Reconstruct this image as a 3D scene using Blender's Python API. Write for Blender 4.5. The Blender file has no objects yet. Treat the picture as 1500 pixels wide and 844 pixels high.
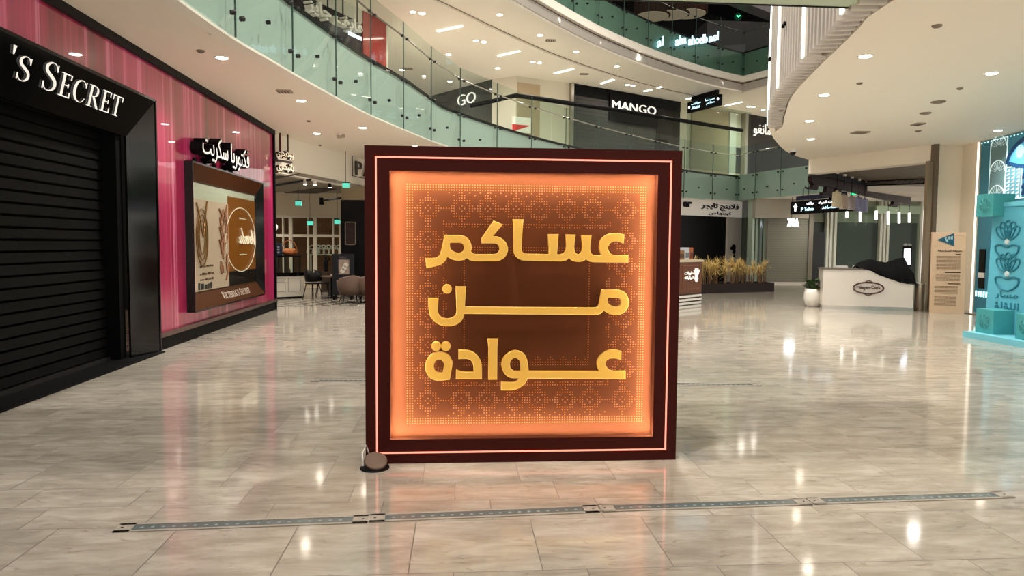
import bpy, bmesh, math, random
from mathutils import Vector, Matrix
random.seed(7)
C = bpy.context.scene.collection
# ------------------------------------------------------------------ camera, world, exposure
FPX, YAW, PITCH, ROLL, EYE = 1048.24, 0.0731267, 0.0617049, 0.0078003, 1.68
_f = Vector((math.sin(YAW)*math.cos(PITCH), math.cos(YAW)*math.cos(PITCH), -math.sin(PITCH)))
_r = Vector((math.cos(YAW), -math.sin(YAW), 0)); _u = _r.cross(_f)
R_ = _r*math.cos(ROLL)+_u*math.sin(ROLL); U_ = _u*math.cos(ROLL)-_r*math.sin(ROLL)
cam_d = bpy.data.cameras.new('camera'); cam = bpy.data.objects.new('camera', cam_d); C.objects.link(cam)
cam_d.sensor_width = 36; cam_d.lens = 36*FPX/1500; cam_d.clip_end = 300; cam_d.clip_start = .05
m = Matrix((R_, U_, -_f)).transposed().to_4x4(); m.translation = (0, 0, EYE); cam.matrix_world = m
sc = bpy.context.scene; sc.camera = cam
sc.view_settings.view_transform = 'Standard'; sc.view_settings.look = 'None'; sc.view_settings.gamma = 1
sc.view_settings.use_curve_mapping = False; sc.view_settings.exposure = 0.78
W = bpy.data.worlds.new('hall'); sc.world = W; W.use_nodes = True
WORLD_STRENGTH = 1.5
_nt = W.node_tree; _tc = _nt.nodes.new('ShaderNodeTexCoord'); _sp = _nt.nodes.new('ShaderNodeSeparateXYZ'); _rp = _nt.nodes.new('ShaderNodeValToRGB')
_nt.links.new(_tc.outputs['Generated'], _sp.inputs[0]); _ma = _nt.nodes.new('ShaderNodeMath'); _ma.operation = 'MULTIPLY_ADD'; _ma.inputs[1].default_value = .5; _ma.inputs[2].default_value = .5; _nt.links.new(_sp.outputs[2], _ma.inputs[0]); _nt.links.new(_ma.outputs[0], _rp.inputs[0]); _nt.links.new(_rp.outputs[0], _nt.nodes['Background'].inputs[0])
_e = _rp.color_ramp.elements; _e[0].position = .36; _e[0].color = (1, .93, .84, 1); _e[1].position = .78; _e[1].color = (.10, .095, .088, 1); _m = _e.new(.5); _m.color = (.55, .51, .46, 1)
W.node_tree.nodes['Background'].inputs[1].default_value = WORLD_STRENGTH
HIGH_W = 2000.0
LENS_E, LINE_E, SPOT_W, UP_W = 20.0, 7.0, 260.0, 120.0

def ray(px, py): return _f + R_*((px-750)/FPX) - U_*((py-422)/FPX)
EYEV = Vector((0, 0, EYE))
def atx(px, py, x): d = ray(px, py); return EYEV + d*(x/d.x)
def aty(px, py, y): d = ray(px, py); return EYEV + d*(y/d.y)
def atz(px, py, z): d = ray(px, py); return EYEV + d*((z-EYE)/d.z)
def atp(px, py, A, B):            # on the vertical plane through plan points A, B
    n = Vector((-(B[1]-A[1]), B[0]-A[0], 0)); d = ray(px, py)
    return EYEV + d*((Vector((A[0], A[1], 0))-EYEV).dot(n)/d.dot(n))

# ------------------------------------------------------------------ materials
def lin(c):
    c = c/255; return c/12.92 if c <= .04045 else ((c+.055)/1.055)**2.4
def col(rgb): return (lin(rgb[0]), lin(rgb[1]), lin(rgb[2]), 1)
M = {}
def mat(name, rgb, rough=.5, metal=0, emit=0, spec=.16, coat=0, bump=0, noise=0, nscale=8):
    if name in M: return M[name]
    m = bpy.data.materials.new(name); m.use_nodes = True; nt = m.node_tree; b = nt.nodes['Principled BSDF']
    b.inputs['Base Color'].default_value = col(rgb); b.inputs['Roughness'].default_value = rough
    b.inputs['Metallic'].default_value = metal; b.inputs['Specular IOR Level'].default_value = spec
    b.inputs['Coat Weight'].default_value = coat; b.inputs['Coat Roughness'].default_value = .03
    if emit:
        b.inputs['Emission Color'].default_value = col(rgb); b.inputs['Emission Strength'].default_value = emit
    if noise:
        tc = nt.nodes.new('ShaderNodeTexCoord'); n = nt.nodes.new('ShaderNodeTexNoise'); n.inputs['Scale'].default_value = nscale
        n.inputs['Detail'].default_value = 4
        mx = nt.nodes.new('ShaderNodeMix'); mx.data_type = 'RGBA'
        c = col(rgb); mx.inputs[6].default_value = tuple(v*(1-noise) for v in c[:3])+(1,)
        mx.inputs[7].default_value = tuple(min(1, v*(1+noise)) for v in c[:3])+(1,)
        nt.links.new(tc.outputs['Object'], n.inputs['Vector']); nt.links.new(n.outputs['Fac'], mx.inputs[0])
        nt.links.new(mx.outputs[2], b.inputs['Base Color'])
    M[name] = m; return m
def glass(name, tint, refl=1.0, ior=1.45):
    if name in M: return M[name]
    m = bpy.data.materials.new(name); m.use_nodes = True; nt = m.node_tree; nt.nodes.remove(nt.nodes['Principled BSDF'])
    o = nt.nodes['Material Output']; t = nt.nodes.new('ShaderNodeBsdfTransparent'); g = nt.nodes.new('ShaderNodeBsdfGlossy')
    t.inputs[0].default_value = col(tint); g.inputs['Roughness'].default_value = .015
    f = nt.nodes.new('ShaderNodeFresnel'); f.inputs[0].default_value = ior
    mu = nt.nodes.new('ShaderNodeMath'); mu.operation = 'MULTIPLY'; mu.inputs[1].default_value = refl
    mx = nt.nodes.new('ShaderNodeMixShader'); L = nt.links.new
    gm = nt.nodes.new('ShaderNodeNewGeometry'); iv = nt.nodes.new('ShaderNodeMath'); iv.operation = 'SUBTRACT'; iv.inputs[0].default_value = 1
    m3 = nt.nodes.new('ShaderNodeMath'); m3.operation = 'MULTIPLY'
    L(gm.outputs['Backfacing'], iv.inputs[1]); L(f.outputs[0], mu.inputs[0]); L(mu.outputs[0], m3.inputs[0]); L(iv.outputs[0], m3.inputs[1]); L(m3.outputs[0], mx.inputs[0]); L(t.outputs[0], mx.inputs[1]); L(g.outputs[0], mx.inputs[2]); L(mx.outputs[0], o.inputs[0])
    M[name] = m; return m
class N:                         # tiny node helper
    def __init__(s, name, rough=.4):
        s.m = bpy.data.materials.new(name); s.m.use_nodes = True; s.nt = s.m.node_tree; s.b = s.nt.nodes['Principled BSDF']
        s.b.inputs['Roughness'].default_value = rough; M[name] = s.m
    def n(s, t, **k):
        x = s.nt.nodes.new('ShaderNode'+t)
        for a, v in k.items(): setattr(x, a, v)
        return x
    def l(s, a, b): s.nt.links.new(a, b)
    def math(s, op, a, b=None, c=None):
        x = s.n('Math', operation=op)
        for i, v in enumerate((a, b, c)):
            if v is None: continue
            if isinstance(v, (int, float)): x.inputs[i].default_value = v
            else: s.l(v, x.inputs[i])
        return x.outputs[0]
    def mix(s, f, a, b, bt='MIX'):
        x = s.n('Mix', data_type='RGBA', blend_type=bt)
        for i, v in ((0, f), (6, a), (7, b)):
            if isinstance(v, (int, float, tuple)): x.inputs[i].default_value = v
            else: s.l(v, x.inputs[i])
        return x.outputs[2]
    def ramp(s, f, stops):
        x = s.n('ValToRGB'); e = x.color_ramp.elements
        e[0].position, e[0].color = stops[0]; e[1].position, e[1].color = stops[-1]
        for p, c in stops[1:-1]: q = e.new(p); q.color = c
        s.l(f, x.inputs[0]); return x.outputs[0]

def floor_material():
    k = N('polished_limestone', .07)
    geo = k.n('NewGeometry'); sep = k.n('SeparateXYZ'); k.l(geo.outputs['Position'], sep.inputs[0])
    X, Y = sep.outputs[0], sep.outputs[1]
    yy = k.math('DIVIDE', k.math('SUBTRACT', Y, 3.57), 1.38); per = k.math('FLOOR', yy)
    yl = k.math('MULTIPLY', k.math('FRACT', yy), 1.38)
    s1 = k.math('GREATER_THAN', yl, .69); s2 = k.math('GREATER_THAN', yl, 1.035)
    off = k.math('SUBTRACT', k.math('MULTIPLY', s1, .46), k.math('MULTIPLY', s2, .23))
    xx = k.math('DIVIDE', k.math('SUBTRACT', k.math('ADD', X, .26), off), .69)
    cx = k.math('FLOOR', xx); xl = k.math('MULTIPLY', k.math('FRACT', xx), .69)
    def near(v, p): return k.math('LESS_THAN', k.math('ABSOLUTE', k.math('SUBTRACT', v, p)), .0028)
    j = near(yl, .0028)
    for p in (.69, 1.035): j = k.math('MAXIMUM', j, near(yl, p))
    j = k.math('MAXIMUM', j, near(xl, .0028))
    cid = k.n('CombineXYZ'); k.l(cx, cid.inputs[0]); k.l(k.math('ADD', k.math('MULTIPLY', per, 3), k.math('ADD', s1, s2)), cid.inputs[1])
    wn = k.n('TexWhiteNoise', noise_dimensions='3D'); k.l(cid.outputs[0], wn.inputs['Vector'])
    # veined stone: noise stretched along X, shifted per tile
    sc_ = k.n('VectorMath', operation='MULTIPLY'); k.l(geo.outputs['Position'], sc_.inputs[0]); sc_.inputs[1].default_value = (1.5, 4.6, 1)
    ad = k.n('VectorMath', operation='ADD'); k.l(sc_.outputs[0], ad.inputs[0])
    w2 = k.n('VectorMath', operation='SCALE'); k.l(wn.outputs['Color'], w2.inputs[0]); w2.inputs['Scale'].default_value = 9
    k.l(w2.outputs[0], ad.inputs[1])
    n1 = k.n('TexNoise'); n1.inputs['Scale'].default_value = 1.6; n1.inputs['Detail'].default_value = 8; n1.inputs['Roughness'].default_value = .62; n1.inputs['Distortion'].default_value = .5
    k.l(ad.outputs[0], n1.inputs['Vector'])
    n2 = k.n('TexNoise'); n2.inputs['Scale'].default_value = 5.5; n2.inputs['Detail'].default_value = 6; n2.inputs['Distortion'].default_value = .8
    k.l(ad.outputs[0], n2.inputs['Vector'])
    c1 = k.ramp(n1.outputs['Fac'], [(.30, col((148, 140, 127))), (.5, col((172, 163, 149))), (.70, col((192, 184, 171)))])
    sp = k.ramp(n2.outputs['Fac'], [(.60, (0, 0, 0, 1)), (.72, (1, 1, 1, 1))])
    c2 = k.mix(k.math('MULTIPLY', sp, .5), c1, col((124, 110, 94)))
    br = k.math('ADD', k.math('MULTIPLY', wn.outputs['Value'], .16), .92)
    mm = k.n('VectorMath', operation='SCALE'); k.l(c2, mm.inputs[0]); k.l(br, mm.inputs['Scale'])
    c3 = k.mix(j, mm.outputs[0], col((92, 82, 72)))
    k.l(c3, k.b.inputs['Base Color']); k.l(k.math('ADD', .085, k.math('MULTIPLY', j, .4)), k.b.inputs['Roughness'])
    k.b.inputs['Specular IOR Level'].default_value = .62
    return k.m
def pink_material():
    k = N('pink_pleated_glass', .3)
    geo = k.n('NewGeometry'); mp = k.n('VectorMath', operation='MULTIPLY'); k.l(geo.outputs['Position'], mp.inputs[0]); mp.inputs[1].default_value = (0, 1, .006)
    n1 = k.n('TexNoise'); n1.inputs['Scale'].default_value = 3.2; n1.inputs['Detail'].default_value = 4; n1.inputs['Roughness'].default_value = .70; k.l(mp.outputs[0], n1.inputs['Vector'])
    n2 = k.n('TexNoise'); n2.inputs['Scale'].default_value = .6; n2.inputs['Detail'].default_value = 1; k.l(mp.outputs[0], n2.inputs['Vector'])
    c = k.ramp(n1.outputs['Fac'], [(.34, col((92, 4, 36))), (.47, col((146, 14, 54))), (.55, col((176, 30, 78))), (.60, col((226, 130, 168))), (.64, col((168, 26, 74)))])
    c = k.mix(k.ramp(n2.outputs['Fac'], [(.42, (0, 0, 0, 1)), (.60, (.8, .8, .8, 1))]), c, k.mix(.5, c, col((236, 60, 140))))
    k.l(c, k.b.inputs['Base Color']); k.b.inputs['Coat Weight'].default_value = 1; k.b.inputs['Coat Roughness'].default_value = .012; k.b.inputs['Coat IOR'].default_value = 1.6
    return k.m
def checker_material():
    k = N('checker_tiles', .15)
    geo = k.n('NewGeometry'); ch = k.n('TexChecker'); ch.inputs['Scale'].default_value = 4.4
    k.l(geo.outputs['Position'], ch.inputs['Vector']); ch.inputs[1].default_value = col((176, 166, 150)); ch.inputs[2].default_value = col((34, 32, 30)); k.b.inputs['Specular IOR Level'].default_value = .2
    k.l(ch.outputs[0], k.b.inputs['Base Color']); return k.m
def louvre_material(name, rgb, dark, pitch, rough=.35):
    k = N(name, rough)
    geo = k.n('NewGeometry'); sep = k.n('SeparateXYZ'); k.l(geo.outputs['Position'], sep.inputs[0])
    f = k.math('FRACT', k.math('DIVIDE', sep.outputs[2], pitch))
    c = k.ramp(f, [(.0, col(dark)), (.16, col(rgb)), (.95, col(rgb))])
    k.l(c, k.b.inputs['Base Color']); k.b.inputs['Specular IOR Level'].default_value = .1; return k.m

cream = mat('cream_plaster', (248, 238, 222), .6); cream2 = mat('warm_white_plaster', (246, 239, 226), .6)
fin_m = mat('white_fin_paint', (206, 198, 188), .4); led = mat('white_led', (255, 250, 240), emit=2.6)
lens_m = mat('lamp_lens', (255, 244, 226), emit=LENS_E); line_m = mat('linear_lamp_lens', (255, 246, 232), emit=LINE_E)
dark = mat('black_gloss', (7, 7, 8), .1, spec=.35); blackm = mat('black_matt', (7, 7, 8), .55, spec=.12); rubber = mat('dark_rubber', (20, 19, 18), .6, spec=.2)
steel = mat('brushed_steel', (176, 170, 160), .3, 1); dsteel = mat('dark_steel', (60, 60, 60), .35, 1); chrome = mat('chrome', (210, 208, 200), .12, 1)
seagreen = mat('sea_green_fascia', (190, 202, 195), .4); gl = glass('balustrade_glass', (244, 249, 246), .55)
gl2 = glass('clear_shop_glass', (238, 244, 240), .5); whitep = mat('white_paint', (236, 232, 224), .4)
white_l = mat('white_letter', (250, 246, 238), .35, emit=.3); taupe = mat('taupe_panel', (128, 116, 102), .35)
maroon = mat('maroon_laminate', (66, 26, 22), .5, spec=.05); bronze = mat('bronze_metal', (84, 46, 22), .3, .25)
floor_m = floor_material(); pink = pink_material(); check = checker_material()

# ------------------------------------------------------------------ mesh builder and object helpers
class MB:
    def __init__(s): s.v = []; s.f = []; s.sm = []
    def add(s, vs, fs, smooth=False):
        o = len(s.v); s.v += [Vector(p) for p in vs]; s.f += [tuple(i+o for i in f) for f in fs]; s.sm += [smooth]*len(fs); return s
    def obox(s, o, u, v, w):
        o, u, v, w = map(Vector, (o, u, v, w))
        p = [o, o+u, o+u+v, o+v]; p += [q+w for q in p]
        return s.add(p, [(0, 3, 2, 1), (4, 5, 6, 7), (0, 1, 5, 4), (1, 2, 6, 5), (2, 3, 7, 6), (3, 0, 4, 7)])
    def box(s, a, b): return s.obox(a, (b[0]-a[0], 0, 0), (0, b[1]-a[1], 0), (0, 0, b[2]-a[2]))
    def quad(s, *p): return s.add(p, [tuple(range(len(p)))])
    def prism(s, pts, w):        # planar polygon extruded by w
        w = Vector(w); n = len(pts); p = [Vector(q) for q in pts]
        return s.add(p+[q+w for q in p], [tuple(range(n))[::-1], tuple(range(n, 2*n))]+[(i, (i+1) % n, (i+1) % n+n, i+n) for i in range(n)])
    def tube(s, path, r, n=8, smooth=True, caps=True):
        P = [Vector(p) for p in path]; rr = r if isinstance(r, (list, tuple)) else [r]*len(P); vs = []; fs = []
        t0 = (P[1]-P[0]).normalized(); a = t0.orthogonal().normalized()
        for i, p in enumerate(P):
            t = (P[min(i+1, len(P)-1)]-P[max(i-1, 0)]).normalized(); a = (a-t*a.dot(t)).normalized(); b = t.cross(a)
            for k in range(n):
                an = 2*math.pi*k/n; vs.append(p+(a*math.cos(an)+b*math.sin(an))*rr[i])
        for i in range(len(P)-1):
            for k in range(n): fs.append((i*n+k, i*n+(k+1) % n, (i+1)*n+(k+1) % n, (i+1)*n+k))
        s.add(vs, fs, smooth)
        if caps: s.add(vs[:n], [tuple(range(n))[::-1]]); s.add(vs[-n:], [tuple(range(n))])
        return s
    def lathe(s, prof, c, n=24, axis=(0, 0, 1), smooth=True):
        c = Vector(c); ax = Vector(axis).normalized(); a = ax.orthogonal().normalized(); b = ax.cross(a); vs = []; fs = []
        for r, h in prof:
            for k in range(n):
                an = 2*math.pi*k/n; vs.append(c+ax*h+(a*math.cos(an)+b*math.sin(an))*max(r, 1e-4))
        for i in range(len(prof)-1):
            for k in range(n): fs.append((i*n+k, i*n+(k+1) % n, (i+1)*n+(k+1) % n, (i+1)*n+k))
        s.add(vs, fs, smooth)
        s.add(vs[:n], [tuple(range(n))[::-1]]); s.add(vs[-n:], [tuple(range(n))]); return s
    def wall(s, line, z0, z1, t):    # vertical wall along a plan polyline; z0/z1 number or list; t thickness to the left of travel
        n = len(line); z0 = z0 if isinstance(z0, (list, tuple)) else [z0]*n; z1 = z1 if isinstance(z1, (list, tuple)) else [z1]*n
        vs = []
        for i, p in enumerate(line):
            a = Vector(line[max(i-1, 0)][:2]); b = Vector(line[min(i+1, n-1)][:2]); d = (b-a).normalized(); nn = Vector((-d.y, d.x))*t
            x, y = p[0], p[1]; vs += [(x, y, z0[i]), (x, y, z1[i]), (x+nn.x, y+nn.y, z1[i]), (x+nn.x, y+nn.y, z0[i])]
        fs = [(0, 1, 2, 3), (4*n-1, 4*n-2, 4*n-3, 4*n-4)]
        for i in range(n-1):
            a, b = 4*i, 4*i+4
            for k in range(4): fs.append((a+k, b+k, b+(k+1) % 4, a+(k+1) % 4))
        return s.add(vs, fs)
    def each(s, name, m, parent):       # one object for every separate piece
        p = list(range(len(s.v)))
        def fd(i):
            while p[i] != i: p[i] = p[p[i]]; i = p[i]
            return i
        for f in s.f:
            for k in f[1:]: p[fd(k)] = fd(f[0])
        # coincident vertices belong together
        seen = {}
        for i, v in enumerate(s.v):
            k = (round(v.x, 5), round(v.y, 5), round(v.z, 5))
            if k in seen: p[fd(i)] = fd(seen[k])
            else: seen[k] = i
        g = {}
        for f, sm in zip(s.f, s.sm): g.setdefault(fd(f[0]), []).append((f, sm))
        for fs in g.values():
            q = MB(); mp_ = {}
            for f, sm in fs:
                for i in f:
                    if i not in mp_: mp_[i] = len(q.v); q.v.append(s.v[i])
                q.f.append(tuple(mp_[i] for i in f)); q.sm.append(sm)
            q.build(name, m, parent)
    def build(s, name, m, parent=None, bevel=0):
        me = bpy.data.meshes.new(name); me.from_pydata(s.v, [], s.f)
        me.polygons.foreach_set('use_smooth', s.sm); me.materials.append(m)
        bm = bmesh.new(); bm.from_mesh(me); bmesh.ops.recalc_face_normals(bm, faces=bm.faces)
        if bevel:
            bmesh.ops.remove_doubles(bm, verts=bm.verts, dist=1e-5)
            e = [x for x in bm.edges if len(x.link_faces) == 2 and x.calc_face_angle(0) > .5]
            bmesh.ops.bevel(bm, geom=e, offset=bevel, segments=2, profile=.5, affect='EDGES', clamp_overlap=True)
        bm.to_mesh(me); bm.free()
        o = bpy.data.objects.new(name, me); C.objects.link(o)
        if parent: par(o, parent)
        return o
WM = {}
def wm(o): return WM.get(o.name, Matrix.Identity(4))
def par(o, p):
    o.parent = p; o.matrix_parent_inverse = wm(p).inverted()
def tag(o, label, cat, group=None, kind=None):
    o['label'] = label; o['category'] = cat
    if group: o['group'] = group
    if kind: o['kind'] = kind
    return o
def thing(name, label, cat, loc, group=None, rz=0):
    o = bpy.data.objects.new(name, None); C.objects.link(o); o.location = loc; o.rotation_euler = (0, 0, rz); o.empty_display_size = .2
    WM[o.name] = Matrix.Translation(Vector(loc)) @ Matrix.Rotation(rz, 4, 'Z'); return tag(o, label, cat, group)
def struct(name, mb, m, bevel=0):
    o = mb.build(name, m, None, bevel); o['kind'] = 'structure'; return o
def dup(root, loc, rz=0, label=None):
    r = root.copy(); C.objects.link(r); r.location = loc; r.rotation_euler = (0, 0, rz)
    if label: r['label'] = label
    for ch in list(root.children):
        c = ch.copy(); C.objects.link(c); c.parent = r
        for g in ch.children:
            d = g.copy(); C.objects.link(d); d.parent = c
    return r
def curve_mesh(cu):
    o = bpy.data.objects.new('tmp', cu); C.objects.link(o); bpy.context.view_layer.update()
    me = bpy.data.meshes.new_from_object(o.evaluated_get(bpy.context.evaluated_depsgraph_get()))
    vs = [v.co.copy() for v in me.vertices]; fs = [tuple(p.vertices) for p in me.polygons]
    bpy.data.objects.remove(o); bpy.data.meshes.remove(me); bpy.data.curves.remove(cu); return vs, fs
def text2d(body, ext=.0, bold=0, res=3, spacing=1):
    cu = bpy.data.curves.new('t', 'FONT'); cu.body = body; cu.extrude = ext; cu.offset = bold; cu.resolution_u = res; cu.space_character = spacing
    return curve_mesh(cu)
def loops2d(loops, ext=.0, bev=0):
    cu = bpy.data.curves.new('t', 'CURVE'); cu.dimensions = '2D'; cu.fill_mode = 'BOTH'; cu.extrude = ext; cu.bevel_depth = bev; cu.bevel_resolution = 1
    for lp in loops:
        s = cu.splines.new('POLY'); s.points.add(len(lp)-1); s.use_cyclic_u = True
        for p, q in zip(s.points, lp): p.co = (q[0], q[1], 0, 1)
    return curve_mesh(cu)
def place2d(mb, vf, o, u, v, w=None, h=None, depth=.01, ext=None):
    """fit 2-D glyphs into the frame o (lower left), u right, v up; width w and/or height h; depth along u x v"""
    vs, fs = vf
    if not vs: return mb
    x0 = min(p.x for p in vs); x1 = max(p.x for p in vs); y0 = min(p.y for p in vs); y1 = max(p.y for p in vs); z1 = max(p.z for p in vs)
    u = Vector(u).normalized(); v = Vector(v).normalized(); n = u.cross(v)
    sx = w/(x1-x0) if w else h/(y1-y0); sy = h/(y1-y0) if h else sx
    o = Vector(o)
    return mb.add([o+u*((p.x-x0)*sx)+v*((p.y-y0)*sy)+n*((p.z/z1*depth/2+depth/2) if z1 > 1e-6 else depth) for p in vs], fs)
_A = {}
for ch, base, four in [('ا', 0xFE8D, 0), ('ب', 0xFE8F, 1), ('ة', 0xFE93, 0), ('ت', 0xFE95, 1), ('ج', 0xFE9D, 1), ('ح', 0xFEA1, 1), ('خ', 0xFEA5, 1), ('د', 0xFEA9, 0), ('ر', 0xFEAD, 0), ('ز', 0xFEAF, 0), ('س', 0xFEB1, 1), ('ش', 0xFEB5, 1), ('ص', 0xFEB9, 1), ('ط', 0xFEC1, 1), ('ع', 0xFEC9, 1), ('غ', 0xFECD, 1), ('ف', 0xFED1, 1), ('ق', 0xFED5, 1), ('ك', 0xFED9, 1), ('ل', 0xFEDD, 1), ('م', 0xFEE1, 1), ('ن', 0xFEE5, 1), ('ه', 0xFEE9, 1), ('و', 0xFEED, 0), ('ؤ', 0xFE85, 0), ('ي', 0xFEF1, 1)]: _A[ch] = (base, four)
def ar(s):                     # joined Arabic letter forms, laid out left to right for the text object
    out = []; i = 0
    while i < len(s):
        c = s[i]
        if c not in _A: out.append(c); i += 1; continue
        prev = i > 0 and s[i-1] in _A and _A[s[i-1]][1]
        if c == 'ل' and i+1 < len(s) and s[i+1] == 'ا':
            out.append(chr(0xFEFC if prev else 0xFEFB)); i += 2; continue
        nxt = i+1 < len(s) and s[i+1] in _A; b, four = _A[c]
        k = (3 if prev and nxt else 1 if prev else 2 if nxt else 0) if four else (1 if prev else 0)
        out.append(chr(b+k)); i += 1
    return ''.join(reversed(out))
def smooth_loop(pts, n=5):     # (x, y) smooth or (x, y, 1) corner points -> dense closed loop
    c = [i for i, p in enumerate(pts) if len(p) > 2]; P = [Vector(p[:2]) for p in pts]; N_ = len(P); out = []
    def cr(a, b, c_, d, t): return .5*((2*b)+(c_-a)*t+(2*a-5*b+4*c_-d)*t*t+(3*b-a-3*c_+d)*t**3)
    for i in range(N_):
        j = (i+1) % N_; h = (i-1) % N_; k = (i+2) % N_
        if i in c and j in c: out.append(P[i]); continue
        a = P[i]*2-P[j] if i in c else P[h]; d = P[j]*2-P[i] if j in c else P[k]
        for q in range(n): out.append(cr(a, P[i], P[j], d, q/n))
    return out
def circle(cx, cy, r, n=24): return [Vector((cx+r*math.cos(2*math.pi*i/n), cy+r*math.sin(2*math.pi*i/n))) for i in range(n)]
def spline(pts, n=8):
    P = [Vector(p) for p in pts]; out = []
    for i in range(len(P)-1):
        a = P[i-1] if i else P[0]*2-P[1]; b, c_ = P[i], P[i+1]; d = P[i+2] if i+2 < len(P) else P[-1]*2-P[-2]
        for k in range(n):
            t = k/n; out.append(.5*((2*b)+(c_-a)*t+(2*a-5*b+4*c_-d)*t*t+(3*b-a-3*c_+d)*t**3))
    return out+[P[-1]]
def resample(P, step, start=0):
    L = [0]
    for a, b in zip(P, P[1:]): L.append(L[-1]+(Vector(b[:2])-Vector(a[:2])).length)
    n = max(1, round((L[-1]-start)/step)); out = []; i = 0
    for k in range(n+1):
        s = start+(L[-1]-start)*k/n
        while i < len(L)-2 and L[i+1] < s: i += 1
        t = (s-L[i])/max(1e-9, L[i+1]-L[i]); out.append(Vector(P[i]).lerp(Vector(P[i+1]), t))
    return out
def offset2(P, d):              # plan offset to the left of travel
    out = []
    for i, p in enumerate(P):
        a = Vector(P[max(i-1, 0)][:2]); b = Vector(P[min(i+1, len(P)-1)][:2]); t = (b-a).normalized(); q = Vector(p); q.x += -t.y*d; q.y += t.x*d; out.append(q)
    return out

# ------------------------------------------------------------------ floor, slabs, ceilings
struct('floor', MB().box((-16, -2.5, -.2), (30, 62, 0)), floor_m)
CEIL = 4.42
ARC = spline([(-3.75, -8, 4.42), (-3.62, 0, 4.42), (-3.24, 8.59, 4.42), (-2.89, 11.27, 4.42), (-2.54, 13.17, 4.42), (-2.1, 15.26, 4.42), (-1.52, 17.26, 4.42), (-.85, 19.34, 4.42), (-.3, 20.7, 4.42), (1.85, 23.5, 4.15), (3.9, 25.6, 3.95), (6.6, 28.0, 3.8), (9.54, 30.3, 3.72), (12.7, 32.2, 3.75)], 6)
LEG = [Vector((12.7, 32.2, 3.75)), Vector((13.06, 30.2, 3.75)), Vector((13.6, 28.5, 3.75)), Vector((14.3, 26.0, 3.75))]
def flz(p): return 5.5 if p.y < 10 else (5.5+.13*min(1, (p.y-10)/7) if p.y < 18 else (5.63-(5.63-4.86)*min(1, (p.y-18)/13)))
# left slab over the ground floor (cream underside)
near = [p for p in ARC if p.y < 21.5]
struct('ceiling_left', MB().prism([(-16, -8, CEIL)]+[(p.x, p.y, CEIL) for p in near]+[(1.2, 26, CEIL), (-16, 26, CEIL)], (0, 0, .6)), cream)
far = [p for p in ARC if p.y > 23]
struct('ceiling_back', MB().prism([(p.x, p.y, 3.76) for p in far]+[(p.x, p.y, 3.76) for p in LEG[1:]]+[(26, 26, 3.76), (26, 46, 3.76), (1, 46, 3.76)], (0, 0, .6)), cream2)
fz = [p.z for p in ARC]; ft = [flz(p) for p in ARC]
struct('trim_1', MB().wall(offset2(ARC, -.02), fz, ft, .12), seagreen)
struct('trim_2', MB().wall(offset2(LEG, -.02), 3.75, 4.88, .12), seagreen)
struct('trim_3', MB().wall(offset2(ARC, -.05), [t-.05 for t in ft], [t+.02 for t in ft], .16), rubber)
struct('trim_4', MB().wall(offset2(ARC, -.075), [z-.035 for z in fz], fz, .2), cream2)
# right slab with its rounded nose and the bulkhead over the ice-cream counter
RE = spline([(4.2, -8), (4.3, 3), (4.5, 7.84), (4.76, 9.18), (5.64, 12.59), (6.4, 14.59), (6.87, 15.71), (7.7, 17.43), (9.18, 19.95), (10.15, 21.25), (11.05, 22.2)], 6)
REi = [p+Vector((.30, -.08))*(0 if p.y < 6.4 else max(0, min(1, (17.6-p.y)/1.5))) for p in RE]
struct('ceiling_right', MB().prism([(p.x, p.y, CEIL) for p in REi]+[(12.66, 18.5, CEIL), (13.6, 18.5, CEIL), (26, 18.5, CEIL), (26, -8, CEIL)], (0, 0, .12)), cream)
struct('trim_5', MB().wall([p.to_3d() for p in RE if p.y > 16.2], CEIL+.004, CEIL+1.0, -.12), cream)
A_, B_ = Vector((11.05, 22.2, 0)), Vector((12.66, 18.5, 0))
bn = Vector((B_.y-A_.y, -(B_.x-A_.x), 0)).normalized()*-1      # pointing away from the camera
struct('trim_6', MB().obox((A_.x, A_.y, 3.97), B_-A_, bn*.45, (0, 0, .6)), cream)
ca, cb = Vector((14.99, 25.81, 0)), Vector((16.54, 24.65, 0))
q1, q2 = A_+bn*.45, B_+bn*.45
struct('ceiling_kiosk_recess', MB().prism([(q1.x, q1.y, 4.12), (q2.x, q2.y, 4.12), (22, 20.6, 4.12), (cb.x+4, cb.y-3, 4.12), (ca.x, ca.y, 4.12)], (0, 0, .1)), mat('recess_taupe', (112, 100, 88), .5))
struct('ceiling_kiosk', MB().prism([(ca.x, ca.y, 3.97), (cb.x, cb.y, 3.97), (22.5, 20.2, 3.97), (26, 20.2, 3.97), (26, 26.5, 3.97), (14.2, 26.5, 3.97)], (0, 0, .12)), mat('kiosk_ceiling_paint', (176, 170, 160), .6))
struct('trim_7', MB().obox((ca.x, ca.y, 3.93), (cb-ca)*2.6, (.05, .08, 0), (0, 0, .2)), blackm)
struct('trim_8', MB().obox((q1.x, q1.y, 3.95), (ca-q1), Vector((.3, .2, 0)), (0, 0, .2)), blackm)

joint_m = mat('joint_green', (62, 84, 76), .4, spec=.2)
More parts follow.
